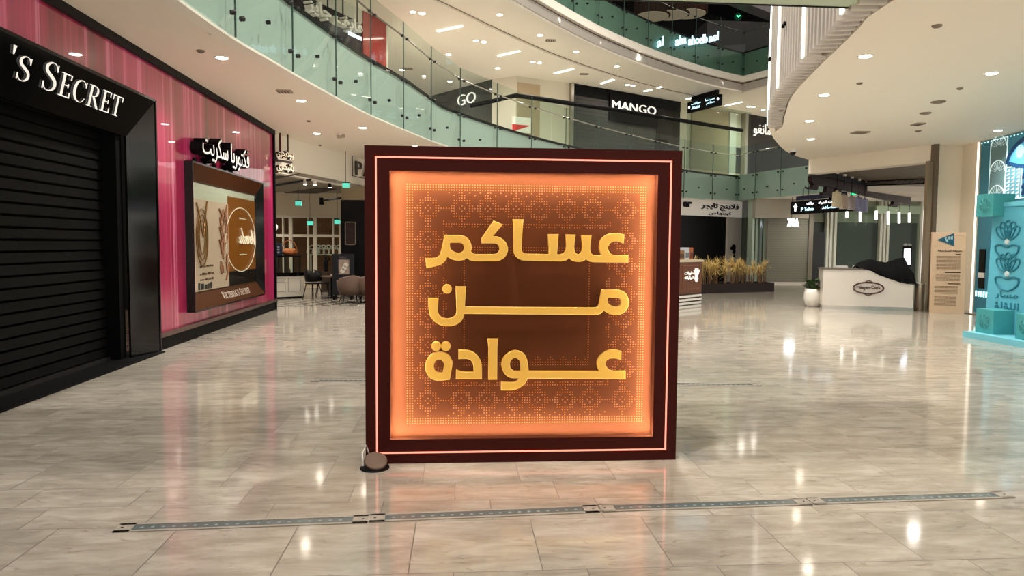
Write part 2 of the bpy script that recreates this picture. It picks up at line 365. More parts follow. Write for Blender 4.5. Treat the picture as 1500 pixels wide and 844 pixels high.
# ------------------------------------------------------------------ glass balustrades
def balustrade(name, label, pts, zb, zf, top, parent_loc, clip=True):
    t = thing(name, label, 'balustrade', parent_loc)
    hr = MB(); hr.tube([(p.x, p.y, zf(p)+top-.34) for p in pts], .022, 6); hr.build('handrail', chrome, t)
    n = len(pts)-1
    for i in range(n):
        a, b = Vector(pts[i]), Vector(pts[i+1]); d = (b-a); d.z = 0; d.normalize(); nn = Vector((-d.y, d.x, 0))
        a2, b2 = a+d*.012, b-d*.012
        g = MB(); w = nn*.018
        v = [(a2.x, a2.y, zb(a)-.03), (b2.x, b2.y, zb(b)-.03), (b2.x, b2.y, zf(b)+top), (a2.x, a2.y, zf(a)+top)]
        g.prism(v, w); go = g.build('glass_panel', gl, t)
        e = MB()
        for q, s in ((a2, 1), (b2, -1)):
            for zz in (zb(q)+.25, zf(q)-.12, zf(q)+top-.36):
                c = q+d*s*.13; e.lathe([(.035, -.01), (.035, .05), (.02, .06)], (c.x, c.y, zz), 8, -nn)
        mid = (a2+b2)/2; e.lathe([(.03, -.01), (.03, .05)], (mid.x, mid.y, zb(mid)+.45), 8, -nn)
        e.each('glass_clamp', dsteel, go)
        if i: MB().obox((a.x-d.x*.011+nn.x*-.004, a.y-d.y*.011+nn.y*-.004, zb(a)-.03), d*.022, nn*.02, (0, 0, zf(a)+top-zb(a)+.03)).build('joint_strip', joint_m, t)
    return t
o1 = offset2(ARC, -.15)
st = [p for p in o1 if p.y > 5]
pts = resample(st, 1.93)
def zfi(p): return flz(p)
balustrade('glass_balustrade', 'long curved sea-green glass balustrade along the first-floor edge, upper left', pts, lambda p: p.z, zfi, 1.25, (pts[0].x, pts[0].y, 4.42))
lp = resample(offset2(LEG, -.15), 1.6)
balustrade('glass_balustrade', 'short straight glass balustrade on the first-floor edge left of the dark hanging letters', lp, lambda p: p.z, lambda p: 4.88, 1.25, (lp[0].x, lp[0].y, 3.75))
# inner screen with the thick black rail on the first floor
rl = [atz(px, py, 7.0) for px, py in ((690, 155), (722, 148), (748, 141.5), (756, 140), (766, 141), (828, 150.5), (900, 161), (1000, 177), (1087, 191))]
t = thing('glass_screen', 'glass screen with thick black handrail crossing in front of the first-floor shops', 'balustrade', (rl[3].x, rl[3].y, 5.2))
MB().tube(rl, .085, 8).build('handrail', blackm, t)
rs = resample(rl[3:], 1.6)
for a, b in zip(rs, rs[1:]):
    d = (b-a).normalized(); MB().prism([(a.x, a.y, 5.0), (b.x-d.x*.02, b.y-d.y*.02, 5.0), (b.x-d.x*.02, b.y-d.y*.02, 6.96), (a.x, a.y, 6.96)], (-d.y*.015, d.x*.015, 0)).build('glass_panel', gl2, t)

# ------------------------------------------------------------------ upper storey ring
L2 = spline([(-1.0, 17.0), (1.2, 20.0), (2.74, 22.15), (4.22, 24.08), (5.32, 25.35), (6.43, 26.5), (7.65, 27.68), (8.89, 28.76), (10.18, 29.77), (11.49, 30.65), (12.4, 31.2)], 6)
L2R = [Vector((12.4, 31.2)), Vector((12.96, 30.07)), Vector((13.8, 28.2)), Vector((15.2, 25))]
L1C = 8.45
def ring(off, z0, z1, t, m, nm):
    a = offset2([p.to_3d() for p in L2], off); b = offset2([p.to_3d() for p in L2R], off)
    # meet the two runs at the corner
    d1 = (a[-1]-a[-2]).normalized(); d2 = (b[1]-b[0]).normalized()
    den = d1.x*d2.y-d1.y*d2.x; s = ((b[1].x-a[-2].x)*d2.y-(b[1].y-a[-2].y)*d2.x)/den; k = a[-2]+d1*s
    line = a[:-1]+[k]+b[1:]
    struct(nm, MB().wall(line, z0, z1, t), m)
    return line
ring(-.05, 8.86, 9.12, .4, cream2, 'trim_9'); ring(.10, 8.81, 8.87, .4, mat('recess_brown', (96, 82, 72), .6), 'trim_10')
bandm = mat('satin_band', (190, 182, 172), .3, .25)
ring(.05, 8.52, 8.80, .3, bandm, 'trim_11')
ring(.02, 9.1, 10.12, .25, mat('deep_sea_green', (104, 130, 116), .4, spec=.3), 'trim_12'); ring(.0, 10.1, 10.16, .3, rubber, 'trim_13')
ln = offset2([p.to_3d() for p in L2], .1)[:-1]+[Vector((12.5, 31.5, 0))]+offset2([p.to_3d() for p in L2R], .1)[1:]
struct('ceiling_upper', MB().prism([(p.x, p.y, L1C) for p in ln]+[(28, 25, L1C), (28, 60, L1C), (-20, 60, L1C), (-20, 14, L1C)], (0, 0, .25)), cream2)
gv = offset2([p.to_3d() for p in L2], 1.75)
struct('trim_14', MB().wall(gv[:-6], L1C-.02, L1C+.02, .03), mat('groove_tan', (150, 134, 116), .6))
gv = offset2([p.to_3d() for p in L2], 1.82)
struct('trim_15', MB().wall(gv[:-6], L1C-.05, L1C+.02, .3), cream2)
up = resample([p.to_3d() for p in L2 if p.y > 19], 1.72)
up = [Vector((p.x, p.y, 9.12)) for p in offset2(up, -.09)]
balustrade('glass_balustrade', 'curved dark-green glass balustrade along the second-floor edge at top centre', up, lambda p: 9.14, lambda p: 10.12, 1.2, (up[0].x, up[0].y, 9.12))
ur = [Vector((p.x, p.y, 9.12)) for p in offset2(resample([p.to_3d() for p in L2R], 1.8), -.09)]
balustrade('glass_balustrade', 'straight glass balustrade on the second-floor edge behind the white fins', ur, lambda p: 9.14, lambda p: 10.12, 1.2, (ur[0].x, ur[0].y, 9.12))
# dark second floor behind it
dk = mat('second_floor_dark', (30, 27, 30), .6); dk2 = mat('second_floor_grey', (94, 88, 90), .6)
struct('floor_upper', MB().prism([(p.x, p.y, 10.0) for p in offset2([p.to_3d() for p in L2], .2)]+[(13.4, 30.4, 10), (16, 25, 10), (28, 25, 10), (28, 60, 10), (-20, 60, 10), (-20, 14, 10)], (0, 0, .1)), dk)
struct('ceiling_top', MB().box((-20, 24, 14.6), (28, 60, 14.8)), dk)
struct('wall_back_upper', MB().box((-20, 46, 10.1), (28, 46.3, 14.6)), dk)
v0 = aty(1037, 0, 36); v1 = aty(1145, 58, 36)
struct('wall_upper_shop', MB().box((v0.x, 36, 10.1), (v1.x+1, 38, 13.0)), dk2)
s0 = aty(1037, -14, 35); s1 = aty(1137, 25, 35)
struct('beam_upper', MB().obox((s0.x, 34.8, s0.z), s1-s0, (0, .9, 0), (0, 0, .45)), mat('pale_beam', (170, 164, 166), .5))
dr = MB()
for i, (px, py) in enumerate(((955, 24), (983, 22), (1009, 20))):
    c = aty(px, py, 35)
    t = thing('drum_lamp', ('left', 'middle', 'right')[i]+' one of three brown drum lamps hanging in the dark second floor', 'pendant lamp', (c.x, c.y, c.z), 'drum lamps on the second floor')
    sh = MB(); ns = 40
    sh.lathe([(.86, 0), (.86, .8)], c, ns)
    for k in range(ns): a = 2*math.pi*k/ns; sh.tube([c+Vector((math.cos(a)*.87, math.sin(a)*.87, .0)), c+Vector((math.cos(a)*.87, math.sin(a)*.87, .8))], .03, 4)
    sh.build('lamp_shade', mat('brown_pleats', (74, 52, 42), .7), t)
    MB().lathe([(.8, -.03), (.8, 0.01)], c, 32).build('diffuser', mat('warm_diffuser', (150, 132, 110), .5, emit=.35), t)
    MB().tube([c+Vector((0, 0, .8)), (c.x, c.y, 14.6)], .02, 5).build('cord', blackm, t)
# glass footbridge soffit overhead
t = thing('footbridge', 'pale green glass footbridge edge crossing the very top right of the atrium', 'bridge', (.6, 7.6, 4.46))
MB().box((-3.35, 6.9, 4.46), (4.62, 8.2, 4.56)).build('glass_soffit', mat('pale_green_glass', (196, 214, 188), .2), t)
MB().box((-3.35, 8.2, 4.45), (4.62, 8.23, 4.58)).build('edge_strip', rubber, t)

# ------------------------------------------------------------------ white fin screen on the right slab edge
fe = resample([p for p in [q.to_3d() for q in RE] if p.y > 6.8 and p.y < 16.6], .205)
t = thing('fin_screen', 'screen of white vertical fins with light strips along the right slab edge', 'screen', (fe[20].x, fe[20].y, CEIL))
bk = MB().wall([(p.x+.29, p.y-.06, 0) for p in fe], CEIL+.04, 6.55, -.04); bk.build('backing_panel', mat('fin_backing', (84, 78, 70), .7), t)
for i in range(len(fe)-1):
    p = fe[i]; d = (fe[i+1]-p).normalized(); nn = Vector((-d.y, d.x, 0))
    MB().obox(p+Vector((0, 0, CEIL-.01))+nn*.03, d*.075, -nn*.31, (0, 0, 2.2)).build('fin', fin_m, t)
    if i % 10 == 5: MB().obox(p+Vector((0, 0, CEIL+.02))+nn*.05-d*.02, d*.10, -nn*.02, (0, 0, 2.14)).build('light_strip', led, t)
for i in (12, 22, 33):
    p = fe[i]; d = (fe[i+1]-p).normalized(); nn = Vector((-d.y, d.x, 0)); e = MB()
    for s in (0, .14): e.lathe([(.035, 0), (.035, .04)], p+d*s+nn*.03+Vector((0, 0, 5.35)), 10, nn)
    e.each('glass_clamp', blackm, t)

# ------------------------------------------------------------------ left wall: pink wall, shop portal, shutter, display window
XW = -4.6
pw = MB(); pw.box((XW-.3, -8, 3.66), (XW, 11.05, CEIL)); pw.box((XW-.3, 11.05, .26), (XW, 18.16, CEIL))
struct('wall_left', pw, pink)
struct('trim_16', MB().box((XW-.2, -8, CEIL-.11), (XW+.06, 18.2, CEIL)), rubber)
struct('baseboard_left', MB().box((XW-.3, 11.1, 0), (XW+.03, 18.2, .2)), blackm)
struct('trim_17', MB().box((XW-.2, 11.1, .2), (XW+.07, 18.2, .27)), mat('satin_plinth', (120, 96, 92), .25, .7))
struct('trim_18', MB().box((XW-.3, 18.14, 0), (XW+.05, 18.22, CEIL)), blackm)
struct('wall_left_shop', MB().box((-9, 18.0, 0), (XW-.2, 18.2, CEIL)), blackm)
t = thing('shop_portal', 'glossy black shop portal with white serif lettering on its header, far left', 'shop portal', (XW, 8, 0))
xo, xi = XW+.10, XW-.05; pf = MB()
zo, zi, yo, yi = 3.74, 3.13, 11.08, 10.46
pf.prism([(xo, -8, zo), (xo, yo, zo), (xi, yi, zi), (xi, -8, zi)], (-.03, 0, 0)); pf.build('header', dark, t)
pf = MB(); pf.prism([(xo, yo, zo), (xo, yo, 0), (xi, yi, 0), (xi, yi, zi)], (-.03, 0, 0)); pf.build('side_frame', dark, t)
pf = MB(); pf.box((XW-.1, yo-.01, 0), (xo+.01, yo+.03, zo+.02)); pf.box((XW-.1, -8, zo-.01), (xo+.01, yo+.03, zo+.025)); pf.build('edge_trim', mat('portal_edge', (34, 32, 32), .2, .8), t)
# serif capitals in a unit box: list of loops
def stroke(pts, w0, w1=None):
    return pts
def seg(x0, y0, x1, y1): return [Vector((x0, y0)), Vector((x1, y0)), Vector((x1, y1)), Vector((x0, y1))]
def ribbon(path, widths, n=6):
    P = spline([Vector(p) for p in path], n); Wd = spline([Vector((w, 0)) for w in widths], n); L = []; Rr = []
    for i, p in enumerate(P):
        t_ = (P[min(i+1, len(P)-1)]-P[max(i-1, 0)]).normalized(); nn = Vector((-t_.y, t_.x))*Wd[i].x*.4; L.append(p+nn); Rr.append(p-nn)
    return L+Rr[::-1]
G = {}
G['S'] = (.56, [ribbon([(.50, .78), (.40, .95), (.24, .97), (.10, .84), (.12, .66), (.30, .52), (.46, .38), (.48, .18), (.34, .03), (.16, .04), (.05, .20)], [.05, .03, .05, .10, .12, .14, .12, .10, .05, .03, .05]), seg(.48, .72, .51, .97), seg(.04, .03, .07, .28)])
G['E'] = (.56, [seg(.11, 0, .21, 1), seg(.02, 0, .32, .035), seg(.02, .965, .32, 1), seg(.2, .955, .52, 1), seg(.2, 0, .54, .045), seg(.2, .49, .42, .53), seg(.49, .78, .53, 1), seg(.52, 0, .56, .24), seg(.4, .42, .43, .6)])
G['C'] = (.72, [ribbon([(.66, .80), (.54, .95), (.38, .98), (.18, .84), (.10, .5), (.18, .16), (.38, .02), (.56, .06), (.68, .24)], [.05, .03, .05, .11, .15, .11, .05, .03, .03]), seg(.64, .72, .67, .98)])
G['R'] = (.68, [seg(.11, 0, .21, 1), seg(.02, 0, .32, .035), seg(.02, .965, .26, 1), ribbon([(.2, .98), (.38, .97), (.50, .86), (.50, .64), (.38, .52), (.2, .5)], [.04, .04, .10, .11, .05, .04]), ribbon([(.30, .52), (.46, .26), (.60, .03), (.70, .02)], [.10, .13, .12, .03])])
G['T'] = (.66, [seg(.28, 0, .38, 1), seg(.18, 0, .48, .035), seg(.02, .955, .64, 1), seg(.02, .76, .05, 1), seg(.61, .76, .64, 1)])
G['V'] = (.72, [[Vector(p) for p in ((.06, 1), (.22, 1), (.42, .2), (.58, 1), (.64, 1), (.40, 0), (.34, 0))], seg(0, .965, .3, 1), seg(.48, .965, .72, 1)])
G['I'] = (.32, [seg(.11, 0, .21, 1), seg(.01, 0, .32, .035), seg(.01, .965, .32, 1)])
G['O'] = (.78, [ribbon([(.39, .98), (.18, .86), (.10, .5), (.18, .14), (.39, .02), (.60, .14), (.68, .5), (.60, .86), (.39, .98)], [.04, .1, .15, .1, .04, .1, .15, .1, .04])])
G['A'] = (.72, [[Vector(p) for p in ((.04, 0), (.10, 0), (.34, .8), (.52, 0), (.68, 0), (.40, 1), (.34, 1))], seg(.16, .32, .5, .36), seg(0, 0, .2, .035), seg(.42, 0, .74, .035)])
G["'"] = (.2, [[Vector(p) for p in ((.06, 1), (.16, 1), (.12, .72), (.09, .72))]])
def serif(txt, small=.82):
    vs = []; fs = []; x = 0
    for i, ch in enumerate(txt):
        if ch == ' ': x += .34; continue
        big = ch.isupper(); w, lps = G[ch.upper()]; k = 1 if (big or ch == "'") else small
        for lp in lps:
            a, b = loops2d([[Vector((p.x*k+x, p.y*k)) for p in lp]], .02); o = len(vs); vs += a; fs += [tuple(j+o for j in f) for f in b]
        x += (w+.10)*k
    return vs, fs
hs = Vector((xo-xi, 0, zo-zi)).normalized()      # up the sloping header
def hpt(px, py):
    n = Vector((0, 1, 0)).cross(hs); d = ray(px, py); return EYEV+d*((Vector((xo, 0, zo))-EYEV).dot(n)/d.dot(n))
a = hpt(8, 112); b = hpt(172, 176)
le = serif("'s Secret"); L_ = MB(); place2d(L_, le, Vector((a.x, a.y, a.z)), (0, 1, 0), hs, w=b.y-a.y, h=.33, depth=.006)
L_.v = [p+Vector((.012, 0, 0)) for p in L_.v]; L_.each('letter', white_l, t)
t = thing('roller_shutter', 'dark closed roller shutter inside the glossy black shop portal at far left', 'shutter', (XW-.3, 4, 0))
sl = MB(); z = .06
while z < 3.2:
    sl.prism([(XW-.36, -8, z), (XW-.30, -8, z+.02), (XW-.315, -8, z+.125), (XW-.36, -8, z+.13)], (0, 18.4, 0)); z += .135
sl.build('slats', mat('shutter_black', (9, 9, 9), .6, spec=.1), t)
MB().box((XW-.38, -8, 0), (XW-.26, 10.46, .06)).build('bottom_rail', mat('bottom_rail', (80, 78, 78), .3, .8), t)
MB().box((XW-.36, 10.3, 0), (XW-.12, 10.46, 3.2)).build('guide_rail', blackm, t)
struct('wall_shop_inside', MB().box((XW-.6, -8, 0), (XW-.45, 11, 4)), blackm)
struct('trim_19', MB().box((XW-.5, -8, 0), (XW+.16, 11.1, .02)), blackm)

# display window box standing proud of the pink wall
wy0, wy1, wz0, wz1 = 12.44, 16.75, .5, 3.0
t = thing('display_window', 'bronze-framed display window set in the pink wall, panels imitating a reflected shop', 'display window', (XW, 14.6, wz0))
fr = MB(); xo = XW+.14; xi = XW+.02; bw = .3
MB().prism([(xo, wy0, wz1), (xo, wy1, wz1), (xi, wy1-bw, wz1-bw), (xi, wy0+bw, wz1-bw)], (-.02, 0, 0)).build('top_frame', bronze, t)
bo = MB().prism([(xo, wy0, wz0), (xo, wy1, wz0), (xi, wy1-bw, wz0+bw), (xi, wy0+bw, wz0+bw)], (-.02, 0, 0)).build('bottom_frame', bronze, t)
MB().prism([(xo, wy0, wz0), (xo, wy0, wz1), (xi, wy0+bw, wz1-bw), (xi, wy0+bw, wz0+bw)], (-.02, 0, 0)).build('left_frame', dark, t)
MB().prism([(xo, wy1, wz0), (xo, wy1, wz1), (xi, wy1-bw, wz1-bw), (xi, wy1-bw, wz0+bw)], (-.02, 0, 0)).build('right_frame', dark, t)
ca_ = MB(); ca_.box((XW, wy0-.02, wz0-.02), (xo, wy0, wz1+.02)); ca_.box((XW, wy1, wz0-.02), (xo, wy1+.02, wz1+.02)); ca_.box((XW, wy0, wz1), (xo, wy1, wz1+.03)); ca_.box((XW, wy0, wz0-.03), (xo, wy1, wz0)); ca_.build('casing', dark, t)
yy0, yy1, zz0, zz1 = wy0+bw, wy1-bw, wz0+bw, wz1-bw
xs = XW+.015; ym = yy0+(yy1-yy0)*.50
MB().box((xs-.02, yy0, zz0), (xs, yy1, zz1)).build('backing', mat('window_cream', (240, 230, 216), .4), t)
pa = MB().box((xs, yy0+.02, zz0+.0), (xs+.012, ym, zz1-.28)).build('poster', mat('pale_pink_reflection', (246, 204, 188), .5), t)  # both panels and their marks imitate the opposite shop's mirrored reflection
pb = MB().box((xs, ym, zz0+.28), (xs+.012, yy1, zz1-.12)).build('poster', mat('caramel_reflection', (176, 98, 34), .3, coat=.4), t)  # not a real poster: panel imitating the opposite shop's mirrored reflection
MB().box((xs, ym, zz0), (xs+.016, yy1, zz0+.28)).build('counter_strip', blackm, t)
em = MB()
for k in range(3):
    em.tube([Vector((xs+.03, yy0+.35+.28*math.sin(a_)*(1-.25*k), 1.75+.5*math.cos(a_)*(1-.2*k))) for a_ in [2*math.pi*i/28 for i in range(29)]], .012, 5)
em.tube([(xs+.03, yy0+.1, 2.35), (xs+.03, yy0+.4, 1.75), (xs+.03, yy0+.62, 2.4)], .014, 5)
em.build('emblem', mat('reflection_gold', (156, 112, 66), .3, .6), pa)
def lines(parent, y0, y1, zs, m, h=.05, gap=.3):
    q = MB()
    for z_ in zs:
        y = y0
        while y < y1:
            w = random.uniform(.06, .2); q.box((xs+.012, y, z_), (xs+.018, min(y+w, y1), z_+h*random.uniform(.5, 1))); y += w+.04
    q.build('fine_print', m, parent)
lines(pa, yy0+.25, yy0+.95, (1.22, 1.08, .98), mat('print_brown', (110, 72, 56), .5), .045)
lines(pa, yy0+.15, yy0+.85, (.82,), mat('reflection_grey', (70, 66, 70), .5), .16)
tw = MB()
for k in range(26):
    y = ym-.28+random.uniform(-.18, .18); z_ = random.uniform(zz0+.05, zz1-.45)
    tw.tube([(xs+.02, y, z_), (xs+.03, y+random.uniform(-.1, .1), z_+.12), (xs+.02, y+random.uniform(-.16, .16), z_+.22)], .022, 4)
tw.build('reflected_ribbon', mat('reflection_copper', (168, 118, 90), .4), pa)
ov = MB(); ov.tube([Vector((xs+.03, ym+.78+1.02*math.cos(a_), 1.72+.66*math.sin(a_))) for a_ in [2*math.pi*i/48 for i in range(49)] if ym+.78+1.02*math.cos(a_) < yy1+.0], .009, 5)  # oval and mirrored script belong to the imitated reflection
ov.build('reflected_oval', mat('reflection_cream', (240, 222, 196), .4, emit=.2), pb)
cur = [(0, 1), (.12, .55), (.2, 0), (.3, .5), (.42, 1.05), (.40, .3), (.5, .35), (.55, .5), (.48, .6), (.42, .4), (.5, .08), (.62, .15), (.68, .55), (.68, .1), (.75, .5), (.85, .55), (.86, .1), (.94, .2), (1.04, .55), (.96, .5), (.94, .2), (1.02, .06), (1.1, .3), (1.06, .55), (1.2, .5), (1.32, .5), (1.22, .5), (1.2, .15), (1.3, .08), (1.4, .5), (1.52, 1.15), (1.42, .4), (1.45, .08), (1.55, .2), (1.6, .55), (1.66, .5), (1.68, .1), (1.78, .2), (1.84, .5), (1.84, .12), (1.95, .2)]
cp_ = spline([Vector(p) for p in cur], 5); sp_ = MB(); sp_.tube([(xs+.03, yy1-.06-p.x*.62-(p.y-.3)*.10, 1.62+p.y*.30) for p in cp_], .016, 5); sp_.build('reflected_script', mat('reflection_cream', (240, 222, 196)), pb)
lines(pb, ym+.7, ym+1.2, (2.15, 1.4), M['reflection_cream'], .03)
pt = MB(); place2d(pt, serif("Victoria's Secret", .86), (XW+.10, 14.0, wz0+.075), (0, 1, 0), (-.37, 0, .93), w=1.75, h=.15, depth=.012); pt.build('lettering', mat('ivory_letter', (236, 226, 212), .4), bo)
MB().box((xs+.034, yy0-.02, zz0-.02), (xs+.04, yy1+.02, zz1+.02)).build('glass_pane', gl2, t)
# Arabic shop name above the window
a = atx(295, 240, XW+.2); b = atx(364, 250, XW+.2)
zt = [atx(295, 212, XW+.2).z, atx(296, 242, XW+.2).z]
lg = thing('shop_lettering', 'raised black Arabic shop name with white faces above the display window', 'lettering', (XW, a.y, 3.07))
place2d(MB(), text2d(ar('فكتوريا سكريت'), .05, .02, 3), (XW+.02, a.y, 3.07), (0, 1, 0), (0, 0, 1), w=b.y-a.y, h=.50, depth=.2).each('letter', blackm, lg)
fc = place2d(MB(), text2d(ar('فكتوريا سكريت'), .05, -.006, 3), (XW+.215, a.y+.02, 3.085), (0, 1, 0), (0, 0, 1), w=b.y-a.y-.04, h=.47, depth=.01).each('letter_face', white_l, lg)
stn = MB()
for k in range(5): stn.lathe([(.07, 0), (.07, .03)], (XW+.0, a.y+.2+.5*k, 3.06), 10, (1, 0, 0))
stn.each('fixing_plate', blackm, lg)

# ------------------------------------------------------------------ THE SIGN
SX, SY, SW = -.7073, 5.4089, 2.4
t = thing('illuminated_sign', 'large square maroon light-box sign with gold Arabic greeting standing on the floor', 'sign', (SX+SW/2, SY+.25, 0))
dz = .45; bwid = .177; fr = MB()
fr.box((SX, SY, 0), (SX+bwid, SY+dz, SW)); fr.box((SX+SW-bwid, SY, 0), (SX+SW, SY+dz, SW))
fr.box((SX+bwid, SY, 0), (SX+SW-bwid, SY+dz, bwid)); fr.box((SX+bwid, SY, SW-bwid), (SX+SW-bwid, SY+dz, SW))
for a_, b_ in (((SX+bwid, SY, bwid), (SX+bwid+.008, SY+.005, SW-bwid)), ((SX+SW-bwid-.008, SY, bwid), (SX+SW-bwid, SY+.005, SW-bwid)), ((SX+bwid, SY, bwid), (SX+SW-bwid, SY+.005, bwid+.010)), ((SX+bwid, SY, SW-bwid-.008), (SX+SW-bwid, SY+.005, SW-bwid))): fr.box(a_, b_)
fr.build('frame', maroon, t)
nm = .0794; ne = MB(); nw = .011
neon = mat('pink_neon', (255, 132, 112), emit=1.1)
a0, a1 = SX+nm, SX+SW-nm
for (x0, z0, x1, z1) in ((a0, nm, a0+nw, SW-nm), (a1-nw, nm, a1, SW-nm), (a0, nm, a1, nm+nw), (a0, SW-nm-nw, a1, SW-nm)): ne.box((x0, SY-.006, z0), (x1, SY+.004, z1))
ne.build('neon_line', neon, t)
PY = SY+.10
pn = MB().box((SX+bwid-.01, PY, bwid-.01), (SX+SW-bwid+.01, PY+.03, SW-bwid+.01)).build('back_panel', mat('sienna_panel', (93, 51, 29), .7, spec=.05), t)
SE = 155
se = mat('warm_led', (255, 240, 224), emit=SE)
i0, i1, j0, j1 = SX+bwid, SX+SW-bwid, bwid, SW-bwid
for a_, b_ in (((i0, SY+.006, j0), (i0+.003, SY+.016, j1)), ((i1-.003, SY+.006, j0), (i1, SY+.016, j1)), ((i0, SY+.006, j0), (i1, SY+.016, j0+.003)), ((i0, SY+.006, j1-.003), (i1, SY+.016, j1))):
    MB().box(a_, b_).build('light_strip', se, t)
ln0 = MB()
for a_, b_ in (((i0, SY+.018, j0), (i0+.002, PY, j1)), ((i1-.002, SY+.018, j0), (i1, PY, j1)), ((i0, SY+.018, j0), (i1, PY, j0+.002)), ((i0, SY+.018, j1-.002), (i1, PY, j1))): ln0.box(a_, b_)
ln0.build('inner_liner', mat('peach_liner', (93, 51, 29), .6), t)
# stitched dot pattern printed on the panel (94 x 94 grid)
GN = 94; grid = set()
def mark(i, j):
    if 0 <= i < GN and 0 <= j < GN: grid.add((i, j))
def sym(i, j):
    for a_, b_ in ((i, j), (GN-1-i, j), (i, GN-1-j), (GN-1-i, GN-1-j)): mark(a_, b_)
for k in range(GN):
    for q in range(3):
        mark(k, q); mark(k, GN-1-q); mark(q, k); mark(GN-1-q, k)
def motif(cx, cy):
    for k in range(-3, 4):
        for s in (-3, 3): mark(cx+k, cy+s); mark(cx+s, cy+k)
    for s in (-1, 1):
        mark(cx, cy+6*s); mark(cx+6*s, cy); mark(cx, cy+5*s); mark(cx+5*s, cy)
        for k in (-1, 0, 1): mark(cx+k, cy+4*s); mark(cx+4*s, cy+k)
        for r in (-1, 1): mark(cx+2*s, cy+2*r); grid.discard((cx, cy))
        mark(cx+s, cy); mark(cx, cy+s)
        for r in (-1, 1): mark(cx+s, cy+7*r)
MP = [8, 21, 31, 42, 51, 62, 72, 85]; MQ = [9, 21, 31, 42, 51, 62, 72, 84]
for c_ in MP: motif(c_, 9); motif(c_, GN-10)
for c_ in MQ[1:-1]: motif(8, c_); motif(GN-9, c_)
for k in range(14, GN-14):
    mark(k, 15); mark(k, GN-16)
    if k % 5 in (0, 1, 2): mark(k, 16); mark(k, GN-17)
    if k % 4 == 0 and k > 14: mark(k, 3); mark(k, GN-4); mark(k+2, 4); mark(k+2, GN-5)
    if 14 <= k: mark(14, k) if k % 9 < 6 else None; mark(GN-15, k) if k % 9 < 6 else None
    if k % 9 in (1, 2, 3): mark(15, k); mark(GN-16, k)
for k in range(24, 71):
    if k % 1 == 0: mark(22, k); mark(71, k)
for k in range(23, 71):
    for q in (24, 25, 70, 69): mark(k, q)
    if k % 5 in (0, 1, 2): mark(k, 26); mark(k, 68)
    if k % 5 == 1: mark(k, 67); mark(k, 27)
dp = MB(); x0, z1_ = SX+.307, SW-.275; pit = .0198
for (i, j) in grid:
    x = x0+i*pit; z_ = z1_-j*pit; r = .0052
    dp.add([(x+r*math.cos(a_), PY-.0012, z_+r*math.sin(a_)) for a_ in [math.pi/3*k for k in range(6)]], [(0, 1, 2, 3, 4, 5)])
dp.build('dot_pattern', mat('apricot_print', (166, 100, 54), .7, spec=.1), pn)
# lettering traced as outlines: (pixels of an enlarged view) -> plane of the letter faces
LY = SY+.045
def lettering(loops_px, org, s):
    loops = []
    for lp_ in loops_px:
        q = []
        for v in lp_:
            w = aty(org[0]+v.x/s, org[1]+v.y/s, LY); q.append(Vector((w.x, w.z)))
        loops.append(q)
    return loops
S1 = smooth_loop
gold = mat('gold_letter', (255, 202, 92), .45, spec=.2)
c = 1
w_km = [S1([(200, 667, c), (300, 662), (360, 640), (385, 600), (402, 545, c), (437, 380, c), (610, 380, c), (680, 395), (730, 435), (755, 490), (760, 540), (752, 577, c), (770, 600), (800, 613), (830, 615, c), (1040, 615, c), (1080, 605), (1108, 575), (1115, 540), (1105, 505), (1080, 480), (1040, 472, c), (893, 472, c), (893, 415, c), (1040, 203, c), (1142, 247, c), (1015, 397, c), (1080, 400), (1140, 425), (1190, 480), (1210, 550), (1190, 620), (1150, 665), (1090, 690), (1040, 692, c), (800, 692, c), (760, 685), (730, 670), (706, 652, c), (670, 675), (600, 686), (530, 672), (465, 636, c), (445, 680), (400, 725), (330, 752), (217, 777, c)]), S1([(497, 465, c), (620, 465, c), (655, 478), (675, 510), (675, 545), (655, 583), (610, 600), (560, 590), (515, 560), (492, 515)])]
w_asa = [S1([(-70, 187, c), (50, 187, c), (40, 270, c), (25, 530, c), (35, 580), (62, 605), (95, 610, c), (372, 616, c), (374, 540, c), (362, 370, c), (482, 370, c), (475, 450, c), (463, 617, c), (510, 617), (555, 600), (582, 560), (590, 500, c), (580, 373, c), (692, 376, c), (683, 450, c), (676, 530), (690, 590), (730, 620), (765, 600), (785, 560), (788, 480, c), (776, 380, c), (889, 380, c), (880, 450, c), (872, 530), (880, 590), (905, 620), (930, 628, c), (1022, 630, c), (1000, 560), (998, 500), (1020, 430), (1070, 385), (1130, 362), (1200, 357), (1293, 372, c), (1284, 470, c), (1240, 452), (1190, 447), (1130, 465), (1095, 510), (1095, 555), (1120, 600), (1160, 625), (1210, 630, c), (1342, 625, c), (1342, 710, c), (920, 705, c), (870, 695), (823, 668, c), (790, 692), (730, 700), (670, 690), (615, 652, c), (580, 680), (520, 694, c), (80, 685, c), (30, 678), (-25, 645), (-55, 595), (-60, 540, c), (-60, 260, c)])]
w_mn = [S1([(247, 327, c), (367, 327, c), (362, 400, c), (358, 480), (370, 530), (410, 575), (480, 592), (550, 580), (600, 540), (612, 480, c), (600, 178, c), (722, 178, c), (708, 440, c), (2392, 452, c), (2432, 440), (2452, 400, c), (2484, 222, c), (2680, 222, c), (2742, 235), (2797, 285), (2822, 370), (2807, 450), (2752, 510), (2672, 535), (2592, 525), (2542, 500), (2505, 477, c), (2472, 510), (2432, 530), (2392, 532, c), (700, 520, c), (690, 570), (650, 630), (570, 672), (480, 678), (390, 662), (310, 605), (265, 530), (255, 450, c)]), S1([(2557, 312, c), (2672, 312, c), (2717, 325), (2734, 375), (2717, 420), (2662, 440), (2602, 425), (2557, 390), (2549, 350)])]
w_mn_dot = [circle(485, 205, 55)]
